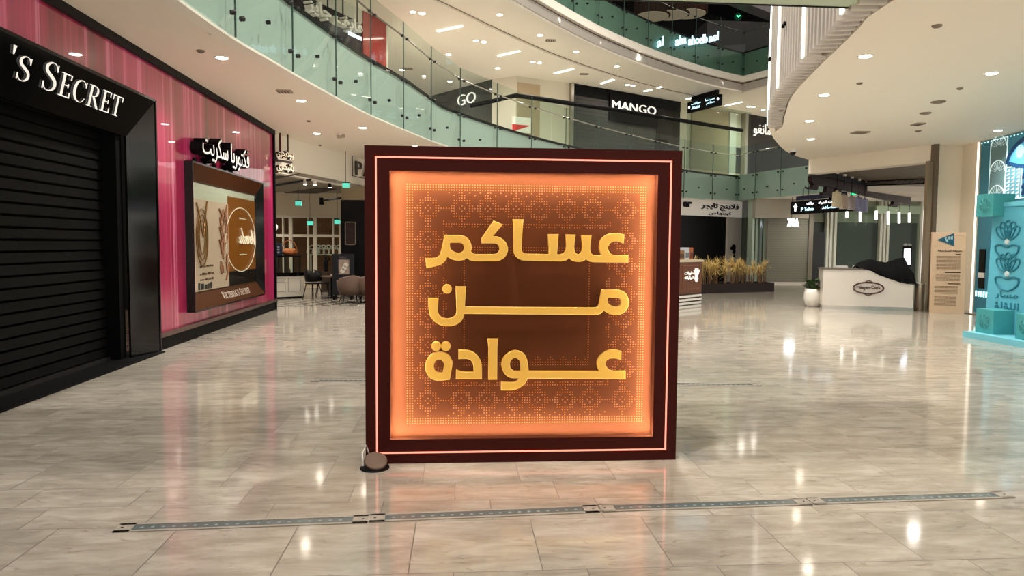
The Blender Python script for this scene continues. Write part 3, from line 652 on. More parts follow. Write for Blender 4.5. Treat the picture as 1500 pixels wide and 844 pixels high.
w_ta = [S1([(492, 592, c), (524, 410), (515, 360), (480, 300), (420, 268), (360, 262), (290, 280), (230, 335), (200, 420), (210, 500), (250, 565), (310, 595), (380, 602), (440, 598)]), S1([(413, 517, c), (432, 420), (425, 385), (395, 350), (355, 345), (315, 370), (295, 425), (305, 480), (340, 510), (375, 517)])]
w_dots = [circle(329, 187, 53), circle(448, 187, 53)]
w_dal = [S1([(608, 238, c), (700, 240), (780, 262), (845, 320), (880, 390), (887, 450, c), (887, 583, c), (577, 583, c), (580, 482, c), (630, 500), (700, 507, c), (795, 507, c), (795, 440), (780, 380), (740, 345), (690, 335), (608, 338, c)])]
w_alef = [S1([(968, 98, c), (1088, 98, c), (1078, 200, c), (1075, 592, c), (978, 592, c), (980, 200, c)])]
w_wa = [S1([(115, 498, c), (107, 430), (90, 340), (50, 275), (-40, 242), (-110, 262), (-180, 320), (-212, 400), (-200, 470), (-165, 530), (-100, 570), (10, 577, c), (-10, 605), (-50, 628), (-120, 634), (-214, 632, c), (-214, 722, c), (-100, 722), (-20, 705), (50, 660), (90, 610), (103, 577, c), (1308, 583, c), (1308, 498, c), (1180, 500, c), (1120, 485), (1075, 440), (1062, 400), (1075, 360), (1110, 335), (1160, 328), (1200, 332), (1255, 350, c), (1258, 252, c), (1170, 235), (1090, 250), (1010, 305), (970, 375), (975, 450), (1000, 500, c)]), S1([(20, 497, c), (22, 420), (8, 360), (-40, 325), (-90, 340), (-115, 385), (-115, 430), (-98, 470), (-60, 497, c)])]
for words in ([(w_km, (600, 300), 8.441), (w_asa, (760, 300), 8.441)], [(w_mn, (600, 400), 8.824), (w_mn_dot, (600, 400), 8.824)], [(w_ta, (600, 485), 8.441), ([w_dots[0]], (600, 485), 8.441), ([w_dots[1]], (600, 485), 8.441), (w_dal, (600, 485), 8.441), (w_alef, (600, 485), 8.441), (w_wa, (760, 485), 8.441)]):
    for lps, org, s in words:
        vs, fs = loops2d(lettering(lps, org, s), .016, .0035)
        MB().add([(p.x, LY-p.z, p.y) for p in vs], fs).build('lettering', gold, t)
# floor socket by the corner of the sign
c0 = atz(549, 686, 0)
t = thing('floor_socket', 'round floor socket with tilted bronze lid at the sign\'s lower left corner', 'floor socket', (c0.x, c0.y, 0))
MB().lathe([(.088, .0), (.108, .0), (.108, .008), (.088, .008)], c0, 28).build('ring', blackm, t)
MB().lathe([(.088, .001), (.088, .003)], c0, 28).build('well', rubber, t)
lidn = Vector((.12, -.50, .86)).normalized(); lc = c0+Vector((.005, .01, .052))
MB().lathe([(.086, -.006), (.086, .004), (.08, .008)], lc, 32, lidn).build('lid', mat('lid_bronze', (104, 88, 76), .4, .2), t)
MB().tube([c0+Vector((-.09, .02, .01)), c0+Vector((-.10, .05, .10)), c0+Vector((-.075, .08, .15)), c0+Vector((-.05, .11, .06))], .007, 6).build('cable', whitep, t)

# ------------------------------------------------------------------ floor channels
def channel(a, b, label, w=.11, n=1):
    d = (b-a).normalized(); nn = Vector((-d.y, d.x, 0)); L = (b-a).length
    t = thing('floor_light', label, 'floor light', tuple(a+(b-a)/2), 'linear lights set in the floor')
    f = MB(); e = .09
    for o_, u_, v_ in ((a, d*L, nn*.022), (a+nn*(w-.022), d*L, nn*.022), (a, d*e, nn*w), (b-d*e, d*e, nn*w)): f.obox(o_, u_, v_, (0, 0, .006))
    f.build('steel_frame', mat('channel_steel', (158, 150, 138), .4), t)
    MB().obox(a+d*e+nn*.022, d*(L-2*e), nn*(w-.044), (0, 0, .003)).build('glass_cover', mat('channel_glass', (98, 106, 104), .15, spec=.3), t)
    dd = MB(); k = e+.05
    while k < L-e-.05: dd.lathe([(.012, .003), (.012, .0036)], a+d*k+nn*w/2, 8); k += .06
    dd.each('diode', mat('diode_grey', (120, 134, 138), .3), t)
    sw = MB()
    for k in (.03, L-.03): sw.lathe([(.008, .006), (.008, .0075)], a+d*k+nn*w/2, 8)
    sw.each('screw', dsteel, t)
lab = ['leftmost section of the floor light strip in front of the sign', 'floor light section directly in front of the sign', 'floor light section in front of the sign\'s right corner', 'rightmost section of the floor light strip, right of the sign']
for i, (p0, p1) in enumerate((((164, 781), (538, 767)), ((541, 766), (879, 751.5)), ((883, 751), (1191, 740.5)), ((1194, 740), (1488, 730)))):
    channel(atz(*p0, 0), atz(*p1, 0), lab[i], .125)
channel(atz(455, 559.5, 0), atz(640, 560.5, 0), 'farther floor light strip at the left behind the sign', .12)
channel(atz(930, 563, 0), atz(1116, 566, 0), 'farther floor light strip at the right behind the sign', .12)

# ------------------------------------------------------------------ lamps
def spot(parent, c, e, ang=2.4, d=(0, 0, -1)):
    l = bpy.data.lights.new('lamp', 'SPOT'); l.energy = e; l.spot_size = ang; l.spot_blend = 1; l.shadow_soft_size = .09; l.color = (1, .95, .87)
    o = bpy.data.objects.new('lamp_light', l); C.objects.link(o); o.location = c
    o.rotation_euler = Vector(d).to_track_quat('-Z', 'Y').to_euler(); par(o, parent); return o
def downlight(px, py, z, label, group, r=.095, e=None):
    c = atz(px, py, z)
    t = thing('downlight', label, 'ceiling light', tuple(c), group)
    MB().lathe([(r*.86, -.001), (r*1.1, -.012), (r*1.12, -.004), (r*1.12, .0)], c, 20).build('trim_ring', whitep, t)
    MB().lathe([(r*.88, -.008), (r*.8, -.012)], c, 20).build('lens', lens_m, t)
    spot(t, c-Vector((0, 0, .03)), SPOT_W if e is None else e); return t
GL = 'round downlights in the left ground-floor ceiling'
for (px, py), l in zip([(325, 84.5), (441, 147.5), (463.7, 195.5), (531.6, 187), (608, 213.7)], ['over the pink wall, nearest the camera', 'next to the small loudspeaker grille', 'just above the hanging cafe letters', 'between the cafe letters and the glass balustrade', 'just over the top edge of the maroon sign']):
    downlight(px, py, CEIL, 'round downlight in the cream left ceiling '+l, GL)
GR = 'round downlights in the right ground-floor ceiling'
for (px, py), l in zip([(1267.8, 82), (1207, 139), (1185.6, 177), (1187.7, 203.6), (1453, 107), (1462, 191)], ['nearest the white fins, largest on the left', 'second down along the curved edge', 'third down along the curved edge', 'last along the curved edge, above the dome camera', 'at far right, nearest the camera', 'at far right, just above the blue mural']):
    downlight(px, py, CEIL, 'round downlight in the right ceiling '+l, GR)
# added fill spots without fittings: atrium roof height, under ceilings and inside shops
def lamp(x, y, z, e, ang=2.2, soft=.25):
    l = bpy.data.lights.new('lamp', 'SPOT'); l.energy = e; l.spot_size = ang; l.spot_blend = 1; l.shadow_soft_size = soft; l.color = (1, .95, .88)
    o = bpy.data.objects.new('fill_spot', l); C.objects.link(o); o.location = (x, y, z)
for x, y in ((-1, 3), (2.5, 10), (2, 16)): lamp(x, y, 13.5, HIGH_W)
lamp(6.5, 21, 13.5, HIGH_W*.5)
for x, y in ((7.5, 4.5), (12, 6), (8, -1), (16, 12), (9.5, 14)): lamp(x, y, 4.3, SPOT_W, 2.6, .1)
for x, y in ((16, 23), (19, 28), (9.5, 33.5), (15.5, 29.5)): lamp(x, y, 3.7, SPOT_W*.8, 2.6, .1)
for x, y in ((-5.5, 21), (-7, 25), (-4.5, 24)): lamp(x, y, 3.3, SPOT_W*.5, 2.6, .1)
def linear(p0, p1, label):
    a, b = atz(*p0, L1C), atz(*p1, L1C); d = (b-a).normalized(); nn = Vector((-d.y, d.x, 0))*.05
    t = thing('linear_light', label, 'ceiling light', tuple((a+b)/2), 'linear lights in the first-floor ceiling')
    MB().obox(a-nn*1.2, b-a, nn*2.4, (0, 0, -.015)).build('housing', whitep, t)
    MB().obox(a-nn+Vector((0, 0, -.015)), b-a, nn*2, (0, 0, -.012)).build('diffuser', line_m, t)
ll = [((641, 45), (677, 37), 'nearest, upper left above the glass balustrade'), ((730, 81), (761, 74), 'second from the left, above the white wall'), ((812.5, 107), (840, 100), 'third from the left, above the louvred shop'), ((881, 122), (902, 114.7), 'directly above the white shop name'), ((944, 133.5), (968, 127), 'right of the white shop name'), ((1006, 144.7), (1029.5, 138.7), 'just above the hanging direction sign'), ((1062, 154.6), (1086, 149), 'just right of the hanging direction sign')]
for a, b, l in ll: linear(a, b, 'slim linear ceiling light '+l)
def pair(px, py, label, two=True):
    c = atz(px, py, L1C)
    t = thing('twin_spotlight' if two else 'downlight', label, 'ceiling light', tuple(c), 'twin spotlights in the first-floor ceiling' if two else 'single downlights in the first-floor ceiling')
    for s in ((-.13, .13) if two else (0,)):
        MB().lathe([(.10, 0), (.11, -.015), (.09, -.015)], c+Vector((s, s*.4, 0)), 14).build('trim_ring', whitep, t)
        MB().lathe([(.09, -.012), (.085, -.02)], c+Vector((s, s*.4, 0)), 14).build('lens', lens_m, t)
    spot(t, c-Vector((0, 0, .05)), UP_W, 2.8)
for px, py, l in ((611.6, 18, 'uppermost left, above the slab edge'), (703, 60, 'between the first two linear lights'), (785, 91, 'left of the louvred black shop'), (923, 124.6, 'above the last letter of the white shop name'), (987.8, 135.5, 'left of the hanging direction sign'), (1100, 156, 'beside the white fins')):
    pair(px, py, 'twin recessed spotlight '+l)
for px, py, l in ((732, 21, 'high up in the bright upper ceiling, first of the curved row'), (791, 51, 'second of the curved row'), (844, 75.6, 'third of the curved row'), (904, 96.5, 'last of the curved row'), (729, 99.6, 'above the white shop wall at left'), (657, 79.5, 'just over the glass balustrade edge'), (589, 102, 'seen through the balustrade right of the red panel'), (659, 119, 'seen through the balustrade left of the dark shop corner'), (1118, 161, 'at the edge of the white fins')):
    pair(px, py, 'small single downlight '+l, False)
# ring spotlights washing the satin band
for i, (px, py) in enumerate(((815, 33), (875, 64), (935, 86), (985, 106), (1055, 124))):
    c = atz(px, py, 8.62); k = ['first', 'second', 'third', 'fourth', 'fifth'][i]
    t = thing('wall_washer', k+' small spotlight from the left lighting the satin band under the second floor', 'spotlight', tuple(c), 'spotlights along the satin band')
    dn = Vector((.62, -.78, 0)); c = c+dn*.10
    MB().lathe([(.02, -.10), (.02, 0), (.045, .01), (.045, .05)], c, 10, dn).build('lamp_body', whitep, t)
    MB().lathe([(.04, -.012), (.04, -.006)], c, 10, dn).build('lens', lens_m, t)
    spot(t, c+dn*.02+Vector((0, 0, .1)), 6, 2.2, -dn+Vector((0, 0, -.5)))

# small ceiling fittings
def vent(px, py, z, label, w=.3, d=.12, cat='ceiling vent'):
    c = atz(px, py, z); t = thing('ceiling_vent', label, cat, tuple(c), None)
    MB().box((c.x-w/2, c.y-d/2, z-.03), (c.x+w/2, c.y+d/2, z)).build('housing', mat('vent_cream', (176, 162, 144), .5), t)
    s = MB()
    for k in range(4): s.box((c.x-w/2+.02+k*(w-.04)/4, c.y-d/2+.015, z-.034), (c.x-w/2+.02+(k+.5)*(w-.04)/4, c.y+d/2-.015, z-.029))
    s.build('grille', mat('vent_shadow', (90, 82, 74), .6), t)
vent(417, 133, CEIL, 'small cream loudspeaker grille in the left ceiling beside the glass', .26, .2)
vent(1260, 193.4, CEIL, 'small grille in the right ceiling left of centre', .34, .3)
vent(1345, 181, CEIL, 'small boxed speaker in the right ceiling', .2, .25)
vent(806.7, 58.6, L1C, 'small grille high in the bright upper ceiling', .34, .2)
vent(855.5, 108, L1C, 'small grille above the louvred black shop', .34, .2)
vent(597, 100, L1C, 'dark grille in the upper ceiling seen through the balustrade', .4, .25)
def detector(px, py, z, label, r=.05):
    c = atz(px, py, z); o = MB().lathe([(r, 0), (r, -.012), (r*.6, -.03), (.002, -.032)], c, 14).build('smoke_detector', mat('detector_grey', (136, 122, 106), .5))
    tag(o, label, 'ceiling sensor', 'small ceiling sensors')
for px, py, z, l, r in ((310.8, 47, CEIL, 'small dark disc in the left ceiling, nearest the glass edge', .06), (294, 74, CEIL, 'small dark disc in the left ceiling by the first downlight', .06), (452, 177, CEIL, 'small dark disc in the left ceiling above the cafe letters', .05), (455, 215, CEIL, 'small dark disc left of two by the cafe letters', .05), (469, 212.6, CEIL, 'small dark disc right of two by the cafe letters', .05), (500, 226, CEIL, 'small dark disc just above the outlined cafe sign', .05),
    (1372.5, 37, CEIL, 'dark disc in the right ceiling nearest the top edge', .06), (1208.7, 78, CEIL, 'dark disc in the right ceiling close to the fins', .05), (1259, 121.6, CEIL, 'dark disc in the right ceiling below the largest downlight', .05), (1374.4, 148.8, CEIL, 'wide flat disc in the middle of the right ceiling', .13), (1355.6, 165.4, CEIL, 'flat disc below the wide disc of the right ceiling', .11), (1345, 191.5, CEIL, 'dark disc under the boxed speaker', .07), (1406, 129, CEIL, 'pale disc in the right ceiling near the far right light', .05), (1144, 161, CEIL, 'dark disc at the slab nose', .05)):
    detector(px, py, z, l, r)
c = atz(497.5, 195.5, CEIL)
t = thing('ceiling_camera', 'small bent surveillance camera in the left ceiling above the maroon sign', 'camera', tuple(c)); MB().lathe([(.05, 0), (.05, -.03), (.03, -.06)], c, 12).build('mount', whitep, t); MB().tube([c+Vector((-.06, -.02, -.09)), c+Vector((.12, .04, -.05))], .045, 10).build('camera_body', mat('vent_cream', (176, 162, 144)), t)
c = atz(1161.6, 219, CEIL)
t = thing('dome_camera', 'black dome camera under the rounded slab nose', 'camera', tuple(c)); MB().lathe([(.11, 0), (.11, -.06), (.09, -.08)], c, 16).build('mount', whitep, t); MB().lathe([(.085, -.08), (.075, -.13), (.04, -.165), (.003, -.17)], c, 16).build('dome', dark, t)

# ------------------------------------------------------------------ first-floor shops
FA, FB, FC, FD, FE = Vector((-1.03, 33.2)), Vector((1.3, 30.0)), Vector((2.27, 29.3)), Vector((4.69, 30.4)), Vector((10.37, 33.81)); FF = Vector((14.51, 36.39)); FG = Vector((20, 39.8))
Z0 = 4.9
def onf(px, py, A, B): return atp(px, py, A, B)
struct('wall_upper_corner', MB().wall([FA-Vector((3, -4)), FA, FB], Z0, L1C, .3), mat('dark_glass_wall', (62, 64, 60), .12, coat=.6))
struct('wall_upper_back', MB().wall([FB, FC, FD], Z0, L1C, .3), mat('ivory_wall', (216, 208, 190), .35))
ta = onf(770, 190, FC, FD); tb = onf(790, 125, FC, FD); dd = (FD-FC).normalized().to_3d(); dn = Vector((dd.y, -dd.x, 0))
ta0 = onf(745, 200, FC, FD)
t = struct('wall_upper_tan', MB().obox((FC.x+dn.x*.02, FC.y+dn.y*.02, Z0), dd*((tb-FC.to_3d()).to_2d().length), dn*.05, (0, 0, tb.z-Z0)), mat('tan_panel', (176, 156, 128), .3, spec=.3))
p0 = onf(748, 171, FC, FD); p1 = onf(775, 196, FC, FD); pc = p0+dn*.12
t = thing('poster', 'white poster with a red triangle on the tan first-floor panel', 'poster', (p0.x, p0.y, p1.z))
w_ = (p1-p0).to_2d().length; h_ = p0.z-p1.z
MB().obox(pc+Vector((0, 0, -h_)), dd*w_, dn*.02, (0, 0, h_)).build('sheet', whitep, t)
b0 = pc+dn*.021; MB().prism([b0+Vector((0, 0, -h_*.5)), b0+dd*w_+Vector((0, 0, -h_*.5)), b0+Vector((0, 0, -h_))], dn*.004).build('triangle', mat('poster_red', (206, 60, 56), .5), t)
# black louvred shop with white name
dm = (FE-FD).normalized().to_3d(); dmn = Vector((dm.y, -dm.x, 0)); LM = (FE-FD).length
t = thing('shopfront', 'black louvred first-floor shopfront with white capital name', 'shopfront', (FD.x, FD.y, Z0))
FD3 = FD.to_3d(); louv = louvre_material('grey_louvre', (74, 72, 70), (22, 22, 22), .16)
xr = (onf(960, 180, FD, FE)-FD3).to_2d().length; zf_ = onf(838, 139, FD, FE).z
MB().obox(FD3+Vector((0, 0, Z0)), dm*xr, dmn*.06, (0, 0, zf_-Z0)).build('louvre_shutter', louv, t)
MB().obox(FD3+dm*xr+Vector((0, 0, Z0)), dm*(LM-xr), dmn*.08, (0, 0, zf_-Z0)).build('side_panel', dark, t)
MB().obox(FD3+Vector((0, 0, zf_)), dm*LM, dmn*.1, (0, 0, L1C-zf_)).build('fascia', blackm, t)
za = onf(890, 148, FD, FE); zb_ = onf(892, 160, FD, FE); zc = onf(956, 170, FD, FE)
b0 = onf(890, 150, FD, FE); MB().obox(b0+dmn*.05+Vector((0, 0, onf(890, 169, FD, FE).z-.25-b0.z)), dm*((onf(960, 170, FD, FE)-b0).to_2d().length), dmn*.12, (0, 0, 1.2)).build('name_board', blackm, t)
place2d(MB(), text2d('MANGO', .03, -.004), zb_+dmn*.18, dm, (0, 0, 1), w=(zc-zb_).to_2d().length, h=onf(892, 147.5, FD, FE).z-zb_.z, depth=.05).each('letter', white_l, t)
MB().obox(FD3+Vector((0, 0, Z0))-dm*.14, dm*.14, dmn*.16, (0, 0, L1C-Z0)).build('side_column', steel, t)
# the same shop's name on the dark corner wall
ds = (FB-FA).normalized().to_3d(); dsn = Vector((ds.y, -ds.x, 0)); g0 = onf(672, 156, FA, FB); g1 = onf(698, 155, FA, FB)
t = thing('shop_lettering', 'white capital letters on the dark glass shop corner, seen through the balustrade', 'lettering', tuple(g0))
place2d(MB(), text2d('GO', .03, -.012), g0+dsn*.03, ds, (0, 0, 1), w=(g1-g0).to_2d().length, h=onf(698, 139, FA, FB).z-onf(698, 155, FA, FB).z, depth=.05).each('letter', white_l, t)
# pale shop to the right, then the second black shop
dq = (FF-FE).normalized().to_3d(); dqn = Vector((dq.y, -dq.x, 0)); LQ = (FF-FE).length; FE3 = FE.to_3d()
struct('wall_upper_right', MB().wall([FE, FF, FG], Z0, L1C, .3), mat('ivory_wall', (216, 208, 190)))
t = thing('shopfront', 'tan glazed first-floor shopfront between the two black shops', 'shopfront', (FE.x, FE.y, Z0))
x0_ = (onf(1012, 170, FE, FF)-FE3).to_2d().length; x1_ = (onf(1066, 170, FE, FF)-FE3).to_2d().length; zt_ = onf(1050, 177, FE, FF).z
MB().obox(FE3+dq*x0_+dqn*.02+Vector((0, 0, Z0)), dq*(x1_-x0_), dqn*.05, (0, 0, zt_-Z0+.5)).build('door_panel', mat('tan_panel', (176, 156, 128)), t)
MB().obox(FE3+dq*(x1_+.05)+dqn*.03+Vector((0, 0, Z0)), dq*.5, dqn*.1, (0, 0, zt_-Z0+.5)).build('pillar', whitep, t)
MB().obox(FE3+dqn*.5+Vector((0, 0, Z0)), dq*LQ, dqn*.02, (0, 0, L1C-Z0)).build('glass_pane', gl2, t)
t = thing('shopfront', 'black first-floor shopfront with white Arabic letters beside the slab nose', 'shopfront', (FF.x, FF.y, Z0))
FF3 = FF.to_3d(); df = (FG-FF).normalized().to_3d(); dfn = Vector((df.y, -df.x, 0))
MB().obox(FF3+Vector((0, 0, Z0)), df*6, dfn*.2, (0, 0, L1C-Z0)).build('fascia', dark, t)
g0 = onf(1098, 200, FF, FG); g1 = onf(1130, 195, FF, FG); hh = onf(1098, 181, FF, FG).z-g0.z
place2d(MB(), text2d(ar('مانغو'), .03, .0), g0+dfn*.22, df, (0, 0, 1), h=hh*1.05, depth=.05).build('lettering', white_l, t)
MB().obox(FF3-df*.1+Vector((0, 0, Z0)), df*.22, dfn*.28, (0, 0, L1C-Z0)).build('side_column', steel, t)
# hanging direction sign on the first floor
a = atz(1010, 160, 7.9); b = aty(1058, 148, a.y-2.0); d = (b-a); L_ = d.length
t = thing('hanging_sign', 'black hanging direction sign below the upper ceiling, right of the white shop name', 'direction sign', tuple((a+b)/2), 'hanging direction signs')
d.z = 0; d.normalize(); n3 = Vector((d.y, -d.x, 0)); hz = .48
MB().obox((a.x, a.y, a.z-hz*.4), d*L_, n3*.12, (0, 0, hz)).build('board', blackm, t)
MB().obox((a.x+d.x*L_*.1, a.y+d.y*L_*.1, a.z+hz*.66), d*L_*.8, n3*.1, (0, 0, .2)).build('top_rail', blackm, t)
hg = MB()
for k in (.2, .8): hg.tube([(a.x+d.x*L_*k, a.y+d.y*L_*k, a.z+hz*.5), (a.x+d.x*L_*k, a.y+d.y*L_*k, L1C)], .02, 6)
hg.each('hanger', dsteel, t)
cyan = mat('cyan_letter', (190, 236, 250), emit=1.2); wl2 = mat('lit_white', (250, 252, 255), emit=1.4)
tx = MB(); o_ = a+n3*.125
for k, (s, e, zz) in enumerate(((.13, .42, .28), (.13, .40, .12), (.56, .84, .30), (.6, .84, .14))): place2d(tx, text2d(ar(('مواقف', 'مصعد', 'سينما', 'مطاعم')[k]), .02), o_+d*L_*s+Vector((0, 0, zz-hz*.4)), d, (0, 0, 1), w=L_*(e-s), h=.13, depth=.01)
tx.build('lettering', cyan, t)
tx = MB(); tx.lathe([(.06, 0), (.06, .01)], o_+d*L_*.06+Vector((0, 0, .05)), 12, n3); tx.lathe([(.06, 0), (.06, .01)], o_+d*L_*.94+Vector((0, 0, .1)), 12, n3); tx.each('arrow_disc', wl2, t)

# left first-floor shop behind the balustrade
RA, RB = Vector((-2.36, 22.72)), Vector((-4.6, 18.4)); RC = Vector((-8.5, 10.8))
dr_ = (RA-RB).normalized().to_3d(); drn = Vector((dr_.y, -dr_.x, 0))
t = thing('shopfront', 'red and black first-floor shopfront behind the glass balustrade, upper left', 'shopfront', (RA.x, RA.y, 5.3))
rp = onf(528, 60, RA, RB); k0 = (RA.to_3d()-rp).to_2d().length
MB().obox(Vector((rp.x, rp.y, 5.3)), dr_*k0, drn*.1, (0, 0, onf(545, 25, RA, RB).z-5.3)).build('red_panel', mat('red_gloss', (150, 22, 24), .12, coat=1), t)
zt_ = onf(518, 30, RA, RB).z
MB().obox(Vector((RC.x, RC.y, 5.3)), (rp-RC.to_3d()).to_2d().to_3d(), drn*.05, (0, 0, zt_-5.3)).build('black_panel', mat('plum_black', (34, 22, 28), .3), t)
MB().obox(Vector((RC.x, RC.y, zt_)), (rp-RC.to_3d()).to_2d().to_3d(), drn*.08, (0, 0, L1C-zt_)).build('fascia', mat('pale_fascia', (206, 204, 190), .5), t)
MB().obox(RA.to_3d()+Vector((0, 0, 5.3)), dr_*.08, drn*.1, (0, 0, L1C-5.3)).build('edge_post', mat('pale_fascia', (206, 204, 190)), t)
SB, SA = RB+drn.to_2d()*.45, RA+drn.to_2d()*.45
q0 = atp(522, 56, SB, SA); q1 = atp(441, 17, SB, SA); wL = (q0-q1).to_2d().length; hL = atp(522, 35, SB, SA).z-q0.z
tl = thing('hanging_lettering', 'thick white Arabic letters hanging in front of the red and black upper shop', 'lettering', tuple(q0))
st_ = Vector((q0.x, q0.y, q0.z))-dr_*wL
place2d(MB(), text2d(ar('فايف جايز'), .1, .035), st_, dr_, (0, 0, 1), w=wL, h=hL, depth=.22).each('letter', mat('white_letter_body', (232, 230, 220), .4), tl)
for k in (.04, .32, .6, .82): MB().tube([q0-dr_*(k*wL)+drn*.1+Vector((0, 0, hL*.5)), Vector((q0.x, q0.y, 0))-dr_*(k*wL)+drn*.1+Vector((0, 0, L1C))], .022, 6).build('rod', dsteel, tl)
MB().obox(st_+dr_*(wL*.72)+drn*.2+Vector((0, 0, -.10)), dr_*(wL*.26), drn*.02, (0, 0, .09)).build('glow_strip', mat('cool_glow', (214, 232, 255), emit=1.2), tl)

# reflection of an unseen lit sign, modelled as glowing letters on the second-floor glass
t = thing('reflected_lettering', 'pale blue letters imitating a sign reflected in the second-floor glass balustrade', 'lettering', tuple(up[-3]))
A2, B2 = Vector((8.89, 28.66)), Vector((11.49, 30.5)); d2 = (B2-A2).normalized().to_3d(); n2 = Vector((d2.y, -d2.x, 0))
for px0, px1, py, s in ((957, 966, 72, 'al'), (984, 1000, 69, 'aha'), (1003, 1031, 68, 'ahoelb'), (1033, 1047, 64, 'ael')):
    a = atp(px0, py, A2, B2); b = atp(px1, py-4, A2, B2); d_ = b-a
    place2d(MB(), text2d(s, .02, .02), a+n2*.16, d_, (0, 0, 1), w=d_.length, h=.36, depth=.03).build('letters', mat('reflection_blue', (176, 226, 246), emit=1.3), t)
c = aty(1081, 25, 36.0); t = thing('exit_sign', 'round green exit sign on the grey second-floor wall', 'exit sign', tuple(c)); MB().lathe([(.2, 0), (.2, .05)], c, 20, (0, -1, 0)).build('disc', mat('dark_green', (8, 50, 34), emit=.3), t)
MB().prism([c+Vector((-.11, -.06, .05)), c+Vector((0, -.06, -.04)), c+Vector((.11, -.06, .05)), c+Vector((.06, -.06, .08)), c+Vector((0, -.06, .03)), c+Vector((-.06, -.06, .08))], (0, -.01, 0)).build('arrow', mat('exit_green', (80, 240, 150), emit=1.6), t)

# ------------------------------------------------------------------ ground floor, far side
struct('wall_back', MB().box((-16, 46, 0), (30, 46.3, 4.4)), mat('back_wall_grey', (176, 166, 150), .6))
TA, TB = Vector((7.6, 29.86)), Vector((12.4, 32.72)); tdir = (TB-TA).normalized().to_3d(); tn = Vector((tdir.y, -tdir.x, 0))
def ont(px, py): return atp(px, py, TA, TB)
def tface(mb, px0, px1, z0, z1, dep, off=0):
    a = ont(px0, 360); b = ont(px1, 360); return mb.obox(Vector((a.x, a.y, z0))+tn*off, (b-a).to_2d().to_3d(), tn*dep, (0, 0, z1-z0))
t = thing('shopfront', 'white-boarded shop with black Arabic name and dark shutter behind the planter', 'shopfront', (TA.x, TA.y, 0))
zb0 = ont(1040, 317).z
bd = tface(MB(), 960, 1083.5, zb0, 3.74, .14).build('name_board', mat('board_white', (226, 218, 206), .4, emit=.12), t)
tface(MB(), 960, 1062, 0, zb0, .03).build('shutter', louvre_material('black_shutter', (24, 24, 26), (10, 10, 11), .12), t)
tface(MB(), 1062.5, 1083.5, 0, zb0, .12).build('white_pilaster', mat('pilaster_white', (206, 200, 190), .5), t)
tface(MB(), 1083.8, 1089, 0, 3.74, .16).build('black_pilaster', blackm, t)
tface(MB(), 1089, 1100.5, 0, 3.74, .1).build('beige_pilaster', mat('pilaster_beige', (190, 174, 150), .5), t)
navy = mat('navy_letter', (12, 12, 20), .5)
for s, x0, x1, y0, y1, bo in (('er', 996, 1009, 303.5, 295, .04), (ar('فلاينج تايجر'), 1023, 1078, 308, 296.5, .02), (ar('كوبنهاجن'), 1034, 1067, 315.3, 309.3, .0)):
    a = ont(x0, y0); b = ont(x1, y0); place2d(MB(), text2d(s, .02, bo), Vector((a.x, a.y, a.z))+tn*.15, tdir, (0, 0, 1), w=(b-a).to_2d().length, h=ont(x0, y1).z-a.z, depth=.03).build('lettering', navy, t)
a = ont(1071, 367)+tn*.13; e = MB()
e.lathe([(.15, 0), (.15, .02)], a+Vector((0, 0, .14)), 10, tn); e.lathe([(.11, 0), (.11, .02)], a+Vector((0, 0, -.06))+tdir*.03, 10, tn); e.lathe([(.08, 0), (.08, .02)], a+Vector((0, 0, -.26))+tdir*.05, 10, tn); e.lathe([(.08, 0), (.08, .02)], a+Vector((0, 0, .1))-tdir*.16, 10, tn); e.build('emblem', navy, t)
fg = mat('pale_green_fin', (188, 208, 188), .2, coat=.6)
for i, px in enumerate((1103, 1108.5, 1114, 1119)):
    a = aty(px, 360, 31.2); o = MB().box((a.x-.05, 31.2, 0), (a.x+.05, 31.75, 3.76)).build('glass_fin', fg)
    tag(o, 'pale green vertical glass fin, '+('first', 'second', 'third', 'fourth')[i]+' from the beige pilaster', 'glass fin', 'glass fins by the corridor')
a = aty(1122, 416, 30.9); b = aty(1181, 416, 30.9); zt_ = aty(1150, 320, 30.9).z
t = thing('roller_shutter', 'closed grey roller shutter right of the pale green fins', 'shutter', (a.x, 30.9, 0))
MB().box((a.x, 30.9, 0), (b.x, 30.96, zt_)).build('slats', louvre_material('grey_shutter', (116, 114, 102), (84, 83, 75), .11), t)
MB().box((b.x, 30.8, 0), (b.x+.2, 31, 3.76)).build('side_post', mat('post_taupe', (112, 106, 94), .4), t)
MB().box((a.x, 30.85, -0), (b.x, 30.98, .07)).build('bottom_rail', steel, t)
struct('wall_corridor', MB().box((a.x-.6, 30.86, zt_), (b.x+.2, 31.2, 3.76)), mat('bulkhead_grey', (172, 164, 148), .5))
struct('wall_corridor_side', MB().box((a.x-.3, 31.0, 0), (a.x-.2, 34, 3.76)), mat('deep_green_glass', (40, 62, 50), .1, coat=1))
# lit name above the corridor
g0 = aty(1153, 331.5, 29.5); g1 = aty(1169, 331.5, 29.5); gz = aty(1160, 320.5, 29.5).z
t = thing('lit_lettering', 'bright white lit letters hanging in front of the grey shutter', 'lettering', tuple(g0))
place2d(MB(), text2d('ZARA', .04, .03), g0, (1, 0, 0), (0, 0, 1), w=g1.x-g0.x, h=gz-g0.z, depth=.06).build('letters', mat('bright_letters', (245, 250, 255), emit=2.6), t)
MB().tube([g0+Vector((.2, .03, .12)), (g0.x+.2, 29.53, 3.80)], .012, 5).each('rod', dsteel, t)
